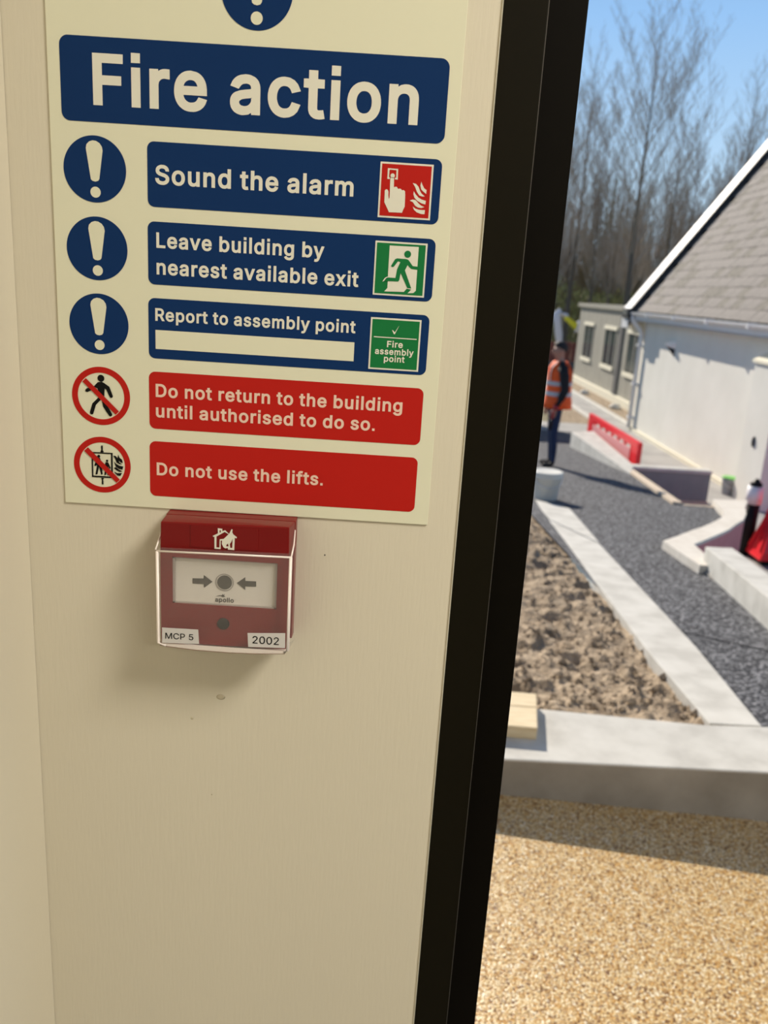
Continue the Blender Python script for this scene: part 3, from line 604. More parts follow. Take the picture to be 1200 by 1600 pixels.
P = {"hand":[[208.9,215.3],[209.5,216.1],[210.5,216.0],[211.2,215.0],[211.3,212.4],[211.7,210.5],[212.1,211.3],[211.9,222.7],[212.5,223.3],[213.7,223.3],[214.2,222.7],[214.4,217.5],[215.2,217.9],[216.2,217.9],[217.1,216.7],[217.9,217.0],[218.9,216.8],[219.6,216.0],[220.5,216.3],[221.5,215.6],[221.7,213.8],[221.9,206.6],[221.0,204.7],[220.4,202.9],[212.2,202.8],[211.3,204.5],[209.0,208.5]],"flame":[[[226.0,220.7],[228.0,220.3],[229.7,218.7],[230.7,216.5],[231.8,214.9],[233.9,213.4],[232.5,213.2],[230.5,213.7],[228.9,215.7],[227.5,218.6]],[[231.2,221.8],[232.0,220.0],[233.3,218.0],[234.8,217.1],[234.7,214.8],[233.1,215.9],[231.4,217.3],[230.8,219.5]],[[226.9,216.0],[228.2,214.2],[230.2,212.4],[232.2,211.4],[234.8,210.8],[234.6,208.7],[232.4,209.1],[229.5,210.5],[227.6,212.2],[226.8,214.1]],[[224.7,210.4],[226.6,211.1],[228.5,210.8],[230.4,209.0],[232.1,207.8],[234.2,207.1],[232.2,206.4],[230.2,206.6],[228.3,207.6],[226.8,209.6]],[[226.9,207.0],[228.6,205.9],[230.7,205.3],[234.7,205.3],[234.5,202.9],[232.4,202.9],[229.6,203.7],[227.8,205.1]]],"bo":[[210.0,228.4],[216.4,228.3],[216.5,222.1],[214.7,222.2],[214.8,223.1],[215.5,223.0],[215.4,227.5],[211.1,227.6],[211.0,223.2],[211.6,223.1],[211.5,222.1],[210.0,222.2]],"dot":[[213.2,225.3],[214.5,225.4]],"door":[[214.0,183.0],[232.4,183.2],[232.4,156.4],[230.9,154.9],[227.2,154.5],[229.4,156.9],[226.5,157.4],[224.8,155.2],[212.2,154.8],[214.1,157.0],[214.1,160.8],[214.0,163.7]],"run":[[[215.6,170.7],[217.9,174.9],[219.2,175.5],[225.2,175.4],[226.5,174.9],[229.4,171.4],[233.2,171.2],[232.4,169.3],[228.7,169.6],[227.9,170.1],[226.1,171.8],[224.6,168.5],[229.4,157.6],[226.8,157.8],[222.0,166.6],[221.4,162.4],[220.8,161.4],[211.7,161.2],[213.2,163.0],[214.4,163.5],[218.9,163.5],[219.6,168.9],[221.4,173.4],[219.8,173.7],[217.4,170.3],[216.3,170.0]]],"foot":[[210.6,160.7],[212.1,163.1],[213.6,164.0],[214.6,163.9],[213.7,163.4],[212.8,162.9],[211.7,161.2]],"runhead":[[225.7,178.4],[227.9,178.5]],"check":[[218.8,130.9],[219.7,130.6],[220.6,129.5],[223.3,134.0],[220.7,128.3],[220.0,128.5]],"line":[[207.2,126.3],[235.1,126.2],[235.1,125.6],[207.3,125.7]],"walk":[[[25.8,85.0],[26.6,85.2],[28.6,85.5],[30.1,84.8],[33.6,82.5],[35.8,76.4],[35.3,75.2],[34.2,75.2],[33.6,75.8],[31.4,80.6],[30.4,81.1],[29.9,74.0],[32.4,68.7],[34.9,64.5],[35.0,63.5],[34.0,62.6],[32.9,63.0],[29.1,68.9],[28.2,73.3],[27.6,73.5],[24.2,69.8],[22.5,64.5],[22.2,63.6],[21.2,63.2],[20.3,63.6],[20.0,64.6],[21.9,70.8],[26.5,75.4],[25.7,81.0],[24.2,81.5],[22.8,80.2],[18.8,78.1],[17.6,78.4],[17.4,79.5],[18.3,80.5],[23.0,82.0]]],"walkhead":[[28.1,87.8],[30.4,88.0]],"lift":[[[20.2,37.6],[34.6,37.8],[34.4,20.2],[20.1,20.1]],[[21.2,36.8],[33.5,36.9],[33.3,21.2],[21.0,21.2]],[[26.9,42.4],[28.1,42.5],[27.9,38.9],[28.5,38.8],[28.5,37.9],[26.4,37.7],[26.4,38.7],[26.9,38.9]],[[26.4,19.9],[28.2,19.9],[28.1,19.1],[27.7,19.0],[27.8,15.4],[26.7,15.3],[26.8,18.9],[26.4,19.1]]],"lm":[[[24.3,33.9],[25.9,33.8],[26.8,30.6],[27.4,22.5],[26.4,22.2],[25.1,27.7],[23.8,22.2],[22.5,22.1],[23.8,28.8],[22.9,28.1],[21.9,28.1],[22.2,29.3]],[[29.6,31.0],[31.4,31.1],[33.1,27.0],[32.1,26.7],[31.4,28.5],[31.8,22.1],[30.8,22.1],[30.2,25.5],[29.6,22.0],[28.6,22.1],[29.3,27.5],[29.2,29.2]]],"lh":[[25.1,34.9],[26.1,34.9],[30.7,32.1],[31.5,32.2]],"lf":[[[35.0,36.0],[36.7,35.8],[38.1,34.2],[39.0,31.4],[41.0,30.2],[39.0,30.3],[37.2,31.3],[36.1,34.1]],[[38.4,36.9],[39.3,34.7],[40.9,33.6],[41.4,31.2],[40.0,31.6],[38.3,33.0],[38.0,35.0]],[[35.3,32.0],[37.0,30.3],[39.0,29.2],[41.6,28.8],[41.1,26.6],[38.9,26.9],[36.6,28.4]],[[35.1,27.5],[36.8,28.0],[38.5,26.5],[41.1,25.3],[38.9,24.9],[36.7,26.0]],[[35.3,25.0],[37.3,23.9],[40.7,24.2],[39.6,22.1],[37.6,22.3],[36.1,23.7]]],"slash4":[[18.1,87.3],[39.7,66.4],[37.4,64.1],[15.7,85.0]],"slash5":[[17.9,40.7],[39.2,19.5],[36.9,17.1],[15.3,38.1]]}
def square(x0, x1, z0, z1, m, parent, name, label):
    w = flat(name, [[mm([(x0, z0), (x1, z0), (x1, z1), (x0, z1)])]], L2, M_let, parent)
    w['label'] = label
    t = 1.1
    f = flat('field', [[mm([(x0+t, z0+t), (x1-t, z0+t), (x1-t, z1-t), (x0+t, z1-t)])]], L3, m, S)
    f.parent = w
    return w
w = square(205.3, 238.2, 199.5, 232.0, M_red, S, 'pictogram', 'red fire call point pictogram')
flat('symbol', [[mm(P['hand'])]] + [[mm(f)] for f in P['flame']] + [[mm(P['bo'])], [mm(circ(213.2, 224.2, 1.35, 24))]], L4, M_let, w)
w = square(204.9, 237.9, 152.4, 185.5, M_green, S, 'pictogram', 'green running man exit pictogram')
flat('symbol', [[mm(P['door'])], [mm(P['foot'])]], L4, M_let, w)
flat('running_man', [[mm(P['run'][0])], [mm(circ(P['runhead'][0][0], P['runhead'][0][1], 2.15, 28))]], L4-0.00015, M_green, w)
w = square(204.7, 237.5, 105.1, 138.3, M_green, S, 'pictogram', 'green fire assembly point pictogram')
flat('symbol', [[mm(P['check'])], [mm(P['line'])]], L4, M_let, w)
lettering('lettering', 'Fire', 216.1, 226.4, 119.8, 4.1, 'B', L4, M_let, w)
lettering('lettering', 'assembly', 208.5, 233.8, 115.0, 4.1, 'B', L4, M_let, w)
lettering('lettering', 'point', 214.6, 228.2, 110.4, 4.1, 'B', L4, M_let, w)

def ring_disc(cx, cz, r, label, slash):
    d = flat('prohibition_ring', [[mm(circ(cx, cz, r, 72)), mm(circ(cx, cz, r-3.9, 72))]], L1, M_red, S)
    d['label'] = label
    flat('slash', [[mm(slash)]], L3, M_red, d)
    return d
d = ring_disc(27.8, 75.9, 19.4, 'red ring over a walking figure', P['slash4'])
flat('walking_figure', [[mm(P['walk'][0])], [mm(circ(P['walkhead'][0][0], P['walkhead'][0][1], 2.3, 28))]], L2, M_black, d)
d = ring_disc(27.3, 29.0, 19.4, 'red ring over people in a lift beside flames', P['slash5'])
flat('lift_symbol', [[mm(P['lift'][0]), mm(P['lift'][1])], [mm(P['lift'][2])], [mm(P['lift'][3])]] + [[mm(f)] for f in P['lf']] + [[mm(f)] for f in P['lm']] +
     [[mm(circ(P['lh'][0][0], P['lh'][0][1], 1.0, 20))], [mm(circ(P['lh'][2][0], P['lh'][2][1], .8, 20))]], L2, M_black, d)

# ---------------------------------------------------------------- the red call point
CP = empty('fire_alarm_call_point', (-0.1038, WY, 1.40), 'red wall call point with clear hinged cover, directly below the sign', 'alarm')
C = {"ar1":[[-126.4,1402.9],[-118.9,1403.2],[-118.7,1405.7],[-112.8,1401.3],[-118.6,1396.5],[-118.8,1399.2],[-126.4,1399.1]],"ar2":[[-96.4,1401.5],[-90.7,1406.1],[-90.6,1403.4],[-83.3,1403.5],[-83.2,1399.7],[-90.6,1399.4],[-90.6,1396.8]],"circ":[[-104.7,1401.3],[-99.7,1401.7],[-98.5,1401.7]],"ap":[[-111.0,1386.9],[-98.4,1386.9],[-103.2,1390.0],[-107.9,1385.8]],"swoosh":[[-110.8,1390.1],[-108.0,1391.2],[-106.4,1391.3],[-106.0,1392.2],[-105.4,1391.6],[-104.2,1392.3],[-105.0,1391.2],[-104.0,1390.3],[-106.0,1389.9],[-107.2,1390.7]],"led":[[-104.7,1372.1],[-100.7,1372.4]],"mcp":[[-144.6,1370.1],[-120.1,1370.2],[-119.5,1359.7],[-144.7,1358.8]],"mcptxt":[[-142.4,1362.3],[-142.3,1366.5],[-123.4,1362.8]],"n2":[[-86.8,1370.0],[-61.3,1371.6],[-61.1,1360.6],[-86.2,1359.8]],"n2txt":[[-83.3,1362.3],[-83.4,1367.9],[-65.4,1363.2]],"icon":[[[-112.1,1435.0],[-108.7,1436.9],[-108.8,1440.5],[-105.8,1440.3],[-105.8,1438.7],[-103.9,1439.4],[-101.3,1437.0],[-99.7,1440.4],[-99.0,1440.2],[-99.2,1438.3],[-98.5,1436.9],[-96.0,1435.1],[-96.5,1434.2],[-97.5,1434.7],[-97.7,1426.0],[-101.9,1426.1],[-102.1,1427.3],[-103.7,1426.8],[-105.0,1427.6],[-106.0,1429.7],[-105.9,1432.1],[-106.8,1432.1],[-106.8,1426.1],[-110.9,1426.1],[-111.0,1434.4],[-111.7,1434.3]]],"iconhole":[[[-109.6,1434.7],[-104.2,1438.2],[-101.6,1436.8],[-104.8,1433.4],[-107.5,1432.9],[-107.6,1427.2],[-109.6,1427.2]],[[-98.9,1434.0],[-99.1,1427.5],[-100.4,1427.4],[-100.7,1430.0],[-99.6,1432.0]],[[-107.6,1439.2],[-106.8,1439.2],[-106.8,1437.8],[-107.6,1437.4]],[[-102.0,1430.4],[-101.5,1428.5],[-102.9,1428.2],[-103.1,1429.1]]]}
def Q(pts): return [(x/1000 + 0.1038, z/1000 - 1.40) for x, z in pts]
def cy(y): return y - WY
prism('back_box', [(-.0442, -.0001, .0433), (.0443, -.0001, .0438), (.0443, -.0105, .0432), (-.0440, -.0105, .0428)],
      [(-.0442, -.0001, -.0435), (.0443, -.0001, -.0435), (.0443, -.0105, -.0430), (-.0440, -.0105, -.0430)], M_cp, CP, bevel=0.0006)
head = prism('head', [(-.0436, -.0107, .0428), (.0440, -.0107, .0432), (.0420, -.0279, .0438), (-.0430, -.0279, .0422)],
             [(-.0436, -.0107, .0235), (.0440, -.0107, .0235), (.0424, -.0279, .0235), (-.0436, -.0279, .0229)], M_cp, CP, bevel=0.0008)
box('head_panel', -.0232, .0218, -.0283, -.0278, .0262, .0415, M_cp, head, bevel=0.0002)
flat('house_and_flame_symbol', [[Q(C['icon'][0])] + [Q(h) for h in C['iconhole']]], -.0287, M_let, head)
# lower body with a window opening
bm = bmesh.new()
X0, X1, Z0, Z1 = -.0436, .0424, -.0440, .0232
wx0, wx1, wz0, wz1 = -.0357, .0349, -.0150, .0180
for a, b_, c_, d_ in ((X0, wx0, Z0, Z1), (wx1, X1, Z0, Z1), (wx0, wx1, Z0, wz0), (wx0, wx1, wz1, Z1)):
    add_box(bm, a, b_, -.0272, -.0107, c_, d_)
body = obj('body', bm, M_cp, CP)
box('break_glass_element', wx0, wx1, -.0246, -.0180, wz0, wz1, M_cp_white, CP)
bm = bmesh.new()
for a, b_, c_, d_ in ((wx0, wx0+.0016, wz0, wz1), (wx1-.0016, wx1, wz0, wz1), (wx0, wx1, wz0, wz0+.0009), (wx0, wx1, wz1-.0009, wz1)):
    add_box(bm, a, b_, -.0262, -.0240, c_, d_)
obj('element_frame', bm, mat('element_frame_grey', (0.42, 0.37, 0.34), 0.35), CP)
EY = -.0249
flat('arrow', [[Q(C['ar1'])]], EY, M_cp_grey, CP)
flat('arrow', [[Q(C['ar2'])]], EY, M_cp_grey, CP)
flat('target_disc', [[Q(circ(-104.7, 1401.3, 5.0, 48))]], EY, M_cp_grey, CP)
flat('target_ring', [[Q(circ(-104.7, 1401.3, 6.3, 48)), Q(circ(-104.7, 1401.3, 5.6, 48))]], EY, mat('ring_grey', (.36, .33, .30), .4), CP)
t_ = lettering('maker_lettering', 'apollo', -7.2, 5.5, -13.0, 3.3, 'B', EY, M_cp_grey, CP)
flat('maker_emblem', [[[(x, z+.0007) for x, z in Q(C['swoosh'])]]], EY, M_cp_grey, CP)
led = lathe('indicator', [(.0041, 0), (.0041, .0008), (.003, .0012), (.0001, .0012)], M_cp_dark, CP, seg=28)
led.rotation_euler = (math.pi/2, 0, 0); led.location = (-.0009, -.0272, -.0277)
st = flat('number_sticker', [[Q(C['mcp'])]], -.0350, M_sticker, CP); st['label'] = 'white sticker reading MCP 5'
lettering('lettering', 'MCP 5', -38.6, -19.6, -37.8, 4.3, 'R', -.0352, M_black, st)
st = flat('number_sticker', [[Q(C['n2'])]], -.0350, M_sticker, CP); st['label'] = 'white sticker reading 2002'
lettering('lettering', '2002', 20.5, 38.4, -37.3, 5.4, 'R', -.0352, M_black, st)
# clear cover: front pane and rims
cv = bmesh.new()
fy = -.0345
front = [(-.0442, .0238), (.0448, .0252), (.0448, -.0415), (.0425, -.0436), (.0220, -.0450), (.0040, -.0454), (-.0180, -.0450), (-.0380, -.0436), (-.0442, -.0415)]
vf = [cv.verts.new((x, fy, z)) for x, z in front]
vb = [cv.verts.new((x*1.035, -.0115, z*1.0 + (0.002 if z > 0 else -0.0015))) for x, z in front]
cv.faces.new(vf)
for i in range(len(front)):
    j = (i+1) % len(front)
    cv.faces.new((vf[i], vf[j], vb[j], vb[i]))
cover = obj('clear_cover', cv, M_clear, CP)
cover['label'] = 'clear hinged plastic cover'
def rim(p, r): return tube('cover_edge', p, r, M_rim, cover, seg=8)
rim([(x, fy+.0004, z) for x, z in front[:2]], .0007)
rim([(front[0][0]+.0004, fy+.0006, front[0][1]), (front[0][0]+.0004, fy+.0006, front[-1][1]), (-.0385, fy+.0006, -.0434)], .0011)
rim([(front[1][0]-.0004, fy+.0006, front[1][1]), (front[1][0]-.0004, fy+.0006, front[2][1]), (.042, fy+.0006, -.0432)], .0011)
bm = bmesh.new()
low = [(-.0425, -.0428), (-.0380, -.0436), (-.0180, -.0450), (.0040, -.0454), (.0220, -.0450), (.0425, -.0436)]
for (a, b_) in zip(low, low[1:]):
    v = [bm.verts.new(q) for q in ((a[0], fy+.0003, a[1]), (b_[0], fy+.0003, b_[1]), (b_[0], fy+.0003, -.0418), (a[0], fy+.0003, -.0418),
                                   (a[0], -.013, a[1]), (b_[0], -.013, b_[1]), (b_[0], -.013, -.0435), (a[0], -.013, -.0435))]
    bm.faces.new(v[:4]); bm.faces.new((v[0], v[4], v[5], v[1])) ; bm.faces.new(v[4:])
obj('cover_lower_edge', bm, M_rim, cover)
tube('cover_shadow_line', [(x, fy-.0001, z-.0003) for x, z in low], .00022, mat('plastic_edge_brown', (.25, .16, .12), .3), cover, seg=6)
for s, x in ((1, .0432), (-1, -.0436)):
    tube('cover_arm', [(x+s*.0010, -.0125, .0375), (x+s*.0016, -.0220, .030), (x+s*.0014, fy+.001, .0245)], .0006, M_rim, cover, seg=6)

# ---------------------------------------------------------------- white bucket, sunken area things
def bucket(loc, r0, r1, h, m, mlid, label, lid=True):
    e = empty('bucket', loc, label, 'bucket')
    lathe('pail', [(r0*.96, 0), (r0, .01), (r1*.97, h*.78), (r1*1.05, h*.80), (r1*1.05, h*.86), (r1, h*.87), (r1, h*.93)], m, e, seg=32)
    if lid:
        lathe('lid', [(r1*1.02, h*.91), (r1*1.09, h*.92), (r1*1.09, h*.98), (r1*1.0, h), (r1*.9, h*.985), (.001, h*.985)], mlid, e, seg=32)
    pts = [(r1*1.07*math.cos(a), -r1*1.07*math.sin(a)*.98, h*.84 - .10*math.sin(a)) for a in [math.pi*k/12 for k in range(13)]]
    tube('handle', pts, .004, M_upvc, e, seg=6)
    return e
bucket((1.60, 8.02, ground(8.02)+0.002), .115, .137, .285, M_bucket, M_bucket, 'white plastic bucket with lid at the far end of the kerb')
bucket((4.99, 11.80, -1.0), .085, .104, .26, M_bucket_grey, M_lid, 'small grey bucket with green lid at the foot of the white house')
e = empty('bollard', (4.01, 8.78, -1.0), 'black post with white band and pointed black cap beside the red barrier', 'post')
lathe('post', [(.074, 0), (.074, .58)], M_post, e, seg=28)
lathe('white_band', [(.082, .58), (.082, .775)], M_post_w, e, seg=28)
lathe('cap', [(.062, .775), (.066, .80), (.035, .825), (.022, .85), (.001, .86)], M_post, e, seg=28)

def barrier(name, loc, rz, ry, L, H, T, mwhite, label):
    """moulded plastic pedestrian barrier, lying along local x"""
    e = empty(name, loc, label, 'barrier'); e.rotation_euler = (ry, 0, rz)
    bm = bmesh.new()
    add_box(bm, 0, L, -T/2, T/2, H*.86, H, .012); add_box(bm, 0, .10*L, -T/2, T/2, .06, H*.86, .01); add_box(bm, .90*L, L, -T/2, T/2, .06, H*.86, .01)
    add_box(bm, .10*L, .90*L, -T/2, T/2, H*.10, H*.20, .01)
    obj('frame', bm, M_barrier, e)
    n = 7
    for k in range(n):
        x = L*(.13 + .74*k/(n-1))
        box('bar', x-.022, x+.022, -T*.3, T*.3, H*.20, H*.86, M_barrier, e, bevel=.006)
    if mwhite: box('board', .12*L, .88*L, -T*.52, -T*.35, H*.42, H*.80, mwhite, e, bevel=.004)
    for x in (.12*L, .88*L): box('foot', x-.03, x+.03, -.22, .22, 0, .06, M_post, e, bevel=.008)
    return e
barrier('pedestrian_barrier', (3.58, 14.75, -1.05), math.radians(-89), 0, 2.95, .72, .07, M_barrier_w, 'red plastic barrier with white board behind the far kerb wall')
# near barrier: moulded water-filled block, its slanted end towards the ramp
e = empty('water_filled_barrier', (3.99, 8.55, -1.0), 'glossy red moulded plastic barrier block beside the black post', 'barrier')
prof_b = [(-.21, .06), (-.21, .16), (-.10, .42), (-.06, .88), (.06, .88), (.10, .42), (.21, .16), (.21, .06)]
prism('shell', [(-.02 + .28*z, y, z) for y, z in prof_b], [(1.6, y, z) for y, z in prof_b], M_barrier, e, bevel=.012)
for k in range(3):
    y = -.10 + .10*k
    tube('rib', [(-.02+.28*.14, y*1.5, .14), (-.025+.28*.42, y*.75, .42), (-.03+.28*.84, y*.5, .84)], .014, M_barrier, e, seg=8)
for k in range(5): box('groove_rib', .30+.26*k, .38+.26*k, -.15, .15, .20, .80, M_barrier, e, bevel=.02)
box('base', .04, 1.55, -.17, .17, 0, .06, M_post, e, bevel=.01)

# ---------------------------------------------------------------- the white house
H = empty('house', (5.15, 14.3, -1.0), 'white rendered house with steep grey slate roof at the right edge', 'house')
def hb_(name, x0, x1, y0, y1, z0, z1, m, parent=None, bevel=0.0):
    return box(name, x0-5.15, x1-5.15, y0-14.3, y1-14.3, z0+1, z1+1, m, parent or H, bevel)
def hp(name, top, bottom, m, parent=None, bevel=0.0):
    f = lambda L: [(x-5.15, y-14.3, z+1) for x, y, z in L]
    return prism(name, f(top), f(bottom), m, parent or H, bevel)
RA = math.radians(54.9); TA_ = math.tan(RA)
EX, EZ = 4.93, 1.44            # eave line of the roof
RX = 9.3
def roof_z(x): return EZ + (x-EX)*TA_
hp('walls', [(5.15, 10.88, 1.45), (5.15, 17.6, 1.45), (13.4, 17.6, 1.45), (13.4, 10.88, 1.45)], [(5.15, 10.88, -1.0), (5.15, 17.6, -1.0), (13.4, 17.6, -1.0), (13.4, 10.88, -1.0)], M_render)
for gy_ in (17.55, 11.05):
    hp('gable', [(5.2, gy_, 1.45), (9.3, gy_, roof_z(9.3)-.15), (13.4, gy_, 1.45)], [(5.2, gy_+.05, 1.45), (9.3, gy_+.05, roof_z(9.3)-.15), (13.4, gy_+.05, 1.45)], M_render)
hb_('plinth', 5.10, 5.16, 10.86, 17.63, -1.0, -.93, M_plinth)
by = hb_('bay', 4.99, 5.16, 10.84, 11.62, -1.0, .95, M_render)
hp('bay_cap', [(4.96, 10.80, .96), (5.16, 10.80, 1.06), (5.16, 11.66, 1.06), (4.96, 11.66, .96)], [(4.96, 10.80, .92), (5.16, 10.80, .92), (5.16, 11.66, .92), (4.96, 11.66, .92)], M_plinth)
v_ = lathe('vent', [(.05, 0), (.05, .02), (.03, .03), (.001, .03)], M_verge_dark, H, seg=16); v_.rotation_euler = (0, -math.pi/2, 0); v_.location = (4.99-5.15, 11.23-14.3, .88); v_.scale = (1.5, .6, 1)
hb_('fascia', 4.90, 4.93, 10.9, 17.72, 1.27, 1.43, M_upvc)
hb_('soffit', 4.90, 5.16, 10.9, 17.72, 1.26, 1.28, M_upvc)
# gutter (half round) with joint brackets
bm = bmesh.new()
ring0, ring1 = [], []
for k in range(9):
    a = math.pi + math.pi*k/8
    for y, R_ in ((10.9, ring0), (17.75, ring1)): R_.append(bm.verts.new((4.845+.06*math.cos(a)-5.15, y-14.3, 1.43+.06*math.sin(a)+1)))
for k in range(9):
    a = 2*math.pi - math.pi*k/8
    for y, R_ in ((10.9, ring0), (17.75, ring1)): R_.append(bm.verts.new((4.845+.052*math.cos(a)-5.15, y-14.3, 1.43+.052*math.sin(a)+1)))
for k in range(18):
    j = (k+1) % 18
    bm.faces.new((ring0[k], ring0[j], ring1[j], ring1[k]))
gt_ = obj('gutter', bm, M_upvc, H)
for y in (11.6, 13.2, 14.8, 16.4):
    hb_('gutter_bracket', 4.778, 4.905, y-.03, y+.03, 1.36, 1.44, M_upvc, gt_, .004)
tube('downpipe', [(4.85-5.15, 3.22, 2.37), (4.86-5.15, 3.22, 2.28), (5.04-5.15, 3.22, 2.08), (5.08-5.15, 3.22, 2.0), (5.08-5.15, 3.22, 0.05)], .045, M_upvc, H, seg=14)
for z in (1.75, .95, .25):
    hb_('pipe_clip', 5.02, 5.15, 17.46, 17.58, z-1.0, z-.95, M_upvc, H, .004)
# wall lamp
e = hp('wall_lamp', [(4.98, 15.60, .93), (5.15, 15.50, .97), (5.15, 15.86, .95)], [(5.0, 15.62, .88), (5.15, 15.50, .84), (5.15, 15.84, .85)], M_upvc)
hp('lamp_underside', [(5.01, 15.62, .88), (5.149, 15.51, .84), (5.149, 15.83, .85)], [(5.04, 15.62, .85), (5.149, 15.52, .70), (5.149, 15.68, .76)], M_verge_dark, H)
# verge: white bargeboard, inner side coloured near-black for its shade
def along(x, y, dz): return (x, y, roof_z(x)+dz)
hp('verge_board', [along(4.78, 17.60, .25), along(9.3, 17.60, .25), along(9.3, 18.05, .25), along(4.78, 18.05, .25)],
   [along(4.78, 17.60, -.12), along(9.3, 17.60, -.12), along(9.3, 18.05, -.12), along(4.78, 18.05, -.12)], M_upvc)
hp('verge_inner_shade', [along(4.80, 17.53, .245), along(9.3, 17.53, .245), along(9.3, 17.60, .245), along(4.80, 17.60, .245)],
   [along(4.80, 17.53, -.10), along(9.3, 17.53, -.10), along(9.3, 17.60, -.10), along(4.80, 17.60, -.10)], M_verge_dark)
hb_('verge_end_cap', 4.74, 4.86, 17.5, 17.93, 1.30, 1.50, M_verge_dark, H, .01)
hp('kneeler', [(4.70, 17.62, 1.45), (5.15, 17.62, 1.45), (5.15, 17.8, 1.45), (4.70, 17.8, 1.45)], [(4.98, 17.62, 1.0), (5.15, 17.62, 1.0), (5.15, 17.8, 1.0), (4.98, 17.8, 1.0)], M_plinth)
# roof deck and slates
hp('roof_deck', [along(EX, 10.85, -.03), along(9.3, 10.85, -.03), along(9.3, 17.55, -.03), along(EX, 17.55, -.03)],
   [along(EX, 10.85, -.10), along(9.3, 10.85, -.10), along(9.3, 17.55, -.10), along(EX, 17.55, -.10)], M_verge_dark)
hp('rear_roof_slope', [(9.3, 10.85, roof_z(9.3)), (13.7, 10.85, EZ), (13.7, 17.55, EZ), (9.3, 17.55, roof_z(9.3))],
   [(9.3, 10.85, roof_z(9.3)-.1), (13.7, 10.85, EZ-.1), (13.7, 17.55, EZ-.1), (9.3, 17.55, roof_z(9.3)-.1)], M_slate)
rnd = random.Random(5)
def slate_mesh(k):
    r_ = random.Random(k)
    w, l, t = .292, .29, .009
    vs = []
    for z in (0, t):
        vs += [(0+r_.uniform(0, .004), 0+r_.uniform(-.008, .006), z), (w-r_.uniform(0, .004), 0+r_.uniform(-.008, .006), z), (w, l, z), (0, l, z)]
    me = bpy.data.meshes.new('slate'); me.from_pydata(vs, [], [(0,3,2,1), (4,5,6,7), (0,1,5,4), (1,2,6,5), (2,3,7,6), (3,0,4,7)]); me.update()
    me.materials.append(M_slate2 if k % 5 == 4 else M_slate)
    return me
SM = [slate_mesh(k) for k in range(10)]
ex_ = .20
rest = bmesh.new()
import itertools
cnt = 0
for row in range(36):
    s = row*ex_
    off = .146 if row % 2 else 0
    ny = 23
    for k in range(ny):
        y1 = 17.5 - off - k*.296
        y0 = y1 - .292
        if y0 < 10.85: continue
        x = EX + s*math.cos(RA); z = roof_z(x)
        # local frame: u along -y? width along +y, length up the slope, normal outwards
        U = Vector((0, 1, 0)); V = Vector((math.cos(RA), 0, math.sin(RA))); N = Vector((-math.sin(RA), 0, math.cos(RA)))
        tilt = .035 + rnd.uniform(-.012, .012)
        V2 = (V*math.cos(tilt) - N*math.sin(tilt)); N2 = (N*math.cos(tilt) + V*math.sin(tilt))
        N2 = V2.cross(U)*-1 if V2.cross(U).dot(N) < 0 else V2.cross(U)
        p = Vector((x, y0, z)) + N*(.022 + rnd.uniform(0, .004)) - Vector((5.15, 14.3, -1.0))
        mt_ = Matrix((U, V2, N2)).transposed().to_4x4(); mt_.translation = p
        seen = (y0 > 11.1 + s*1.75) and cnt < 296 and row < 19
        if seen:
            so_ = bpy.data.objects.new('slate', SM[rnd.randrange(10)]); col.objects.link(so_); so_.parent = H; so_.matrix_local = mt_
            cnt += 1
        else:
            vs = [rest.verts.new(mt_ @ v.co) for v in SM[0].vertices]
            for f in SM[0].polygons: rest.faces.new([vs[i] for i in f.vertices])
stuff(obj('roof_slates', rest, M_slate, H))
print('slates', cnt)

# ---------------------------------------------------------------- grey site cabin with three windows
K = empty('site_cabin', (6.1, 24.6, -1.05), 'low grey flat-roofed cabin with narrow windows behind the house', 'cabin')
def kb(name, x0, x1, y0, y1, z0, z1, m, parent=None, bevel=0.0):
    return box(name, x0-6.1, x1-6.1, y0-24.6, y1-24.6, z0+1.05, z1+1.05, m, parent or K, bevel)
kb('cabin_core', 6.16, 9.0, 17.9, 28.25, -.85, 1.42, M_cabin_dark)
WINS = ((26.05, 27.30), (23.30, 24.62), (20.75, 22.10))
y = 28.3
pan = []
while y > 18.0:
    y2 = y - .60
    hit = None
    for a, b_ in WINS:
        if y > a and y2 < b_: hit = (a, b_)
    segs = [(max(y2, 17.9), y, -.83, 1.40)] if not hit else [(y2, y, -.83, -.14), (y2, y, .86, 1.40)]
    if hit:
        if y > hit[1]: segs.append((hit[1], y, -.14, .86))
        if y2 < hit[0]: segs.append((y2, hit[0], -.14, .86))
    for a, b_, c_, d_ in segs: box('cladding_panel', 0, .06, a-24.6+.008, b_-24.6-.008, c_+1.05, d_+1.05, M_cabin, K)
    y = y2
kb('joint_cover', 6.05, 6.12, 22.62, 22.95, -.86, 1.44, M_cabin_dark)
kb('roof_edge', 6.02, 9.1, 17.8, 28.4, 1.40, 1.52, M_cabin)
for a, b_ in WINS:
    f = kb('window', 6.10, 6.13, a, b_, -.14, .86, M_verge_dark)
    kb('lintel', 6.05, 6.12, a-.05, b_+.05, .85, .95, M_plinth, f)
    kb('sill', 6.04, 6.12, a-.05, b_+.05, -.25, -.14, M_plinth, f)
    mid = (a+b_)/2
    for p0, p1 in ((a+.06, mid-.03), (mid+.03, b_-.06)):
        kb('pane', 6.085, 6.10, p0, p1, -.09, .80, M_glass, f)
    for x in (a, mid-.03, b_-.06): kb('mullion', 6.075, 6.105, x, x+.06, -.14, .86, M_cabin, f)
kb('base', 5.98, 9.0, 17.9, 28.6, -1.06, -.83, M_plinth)

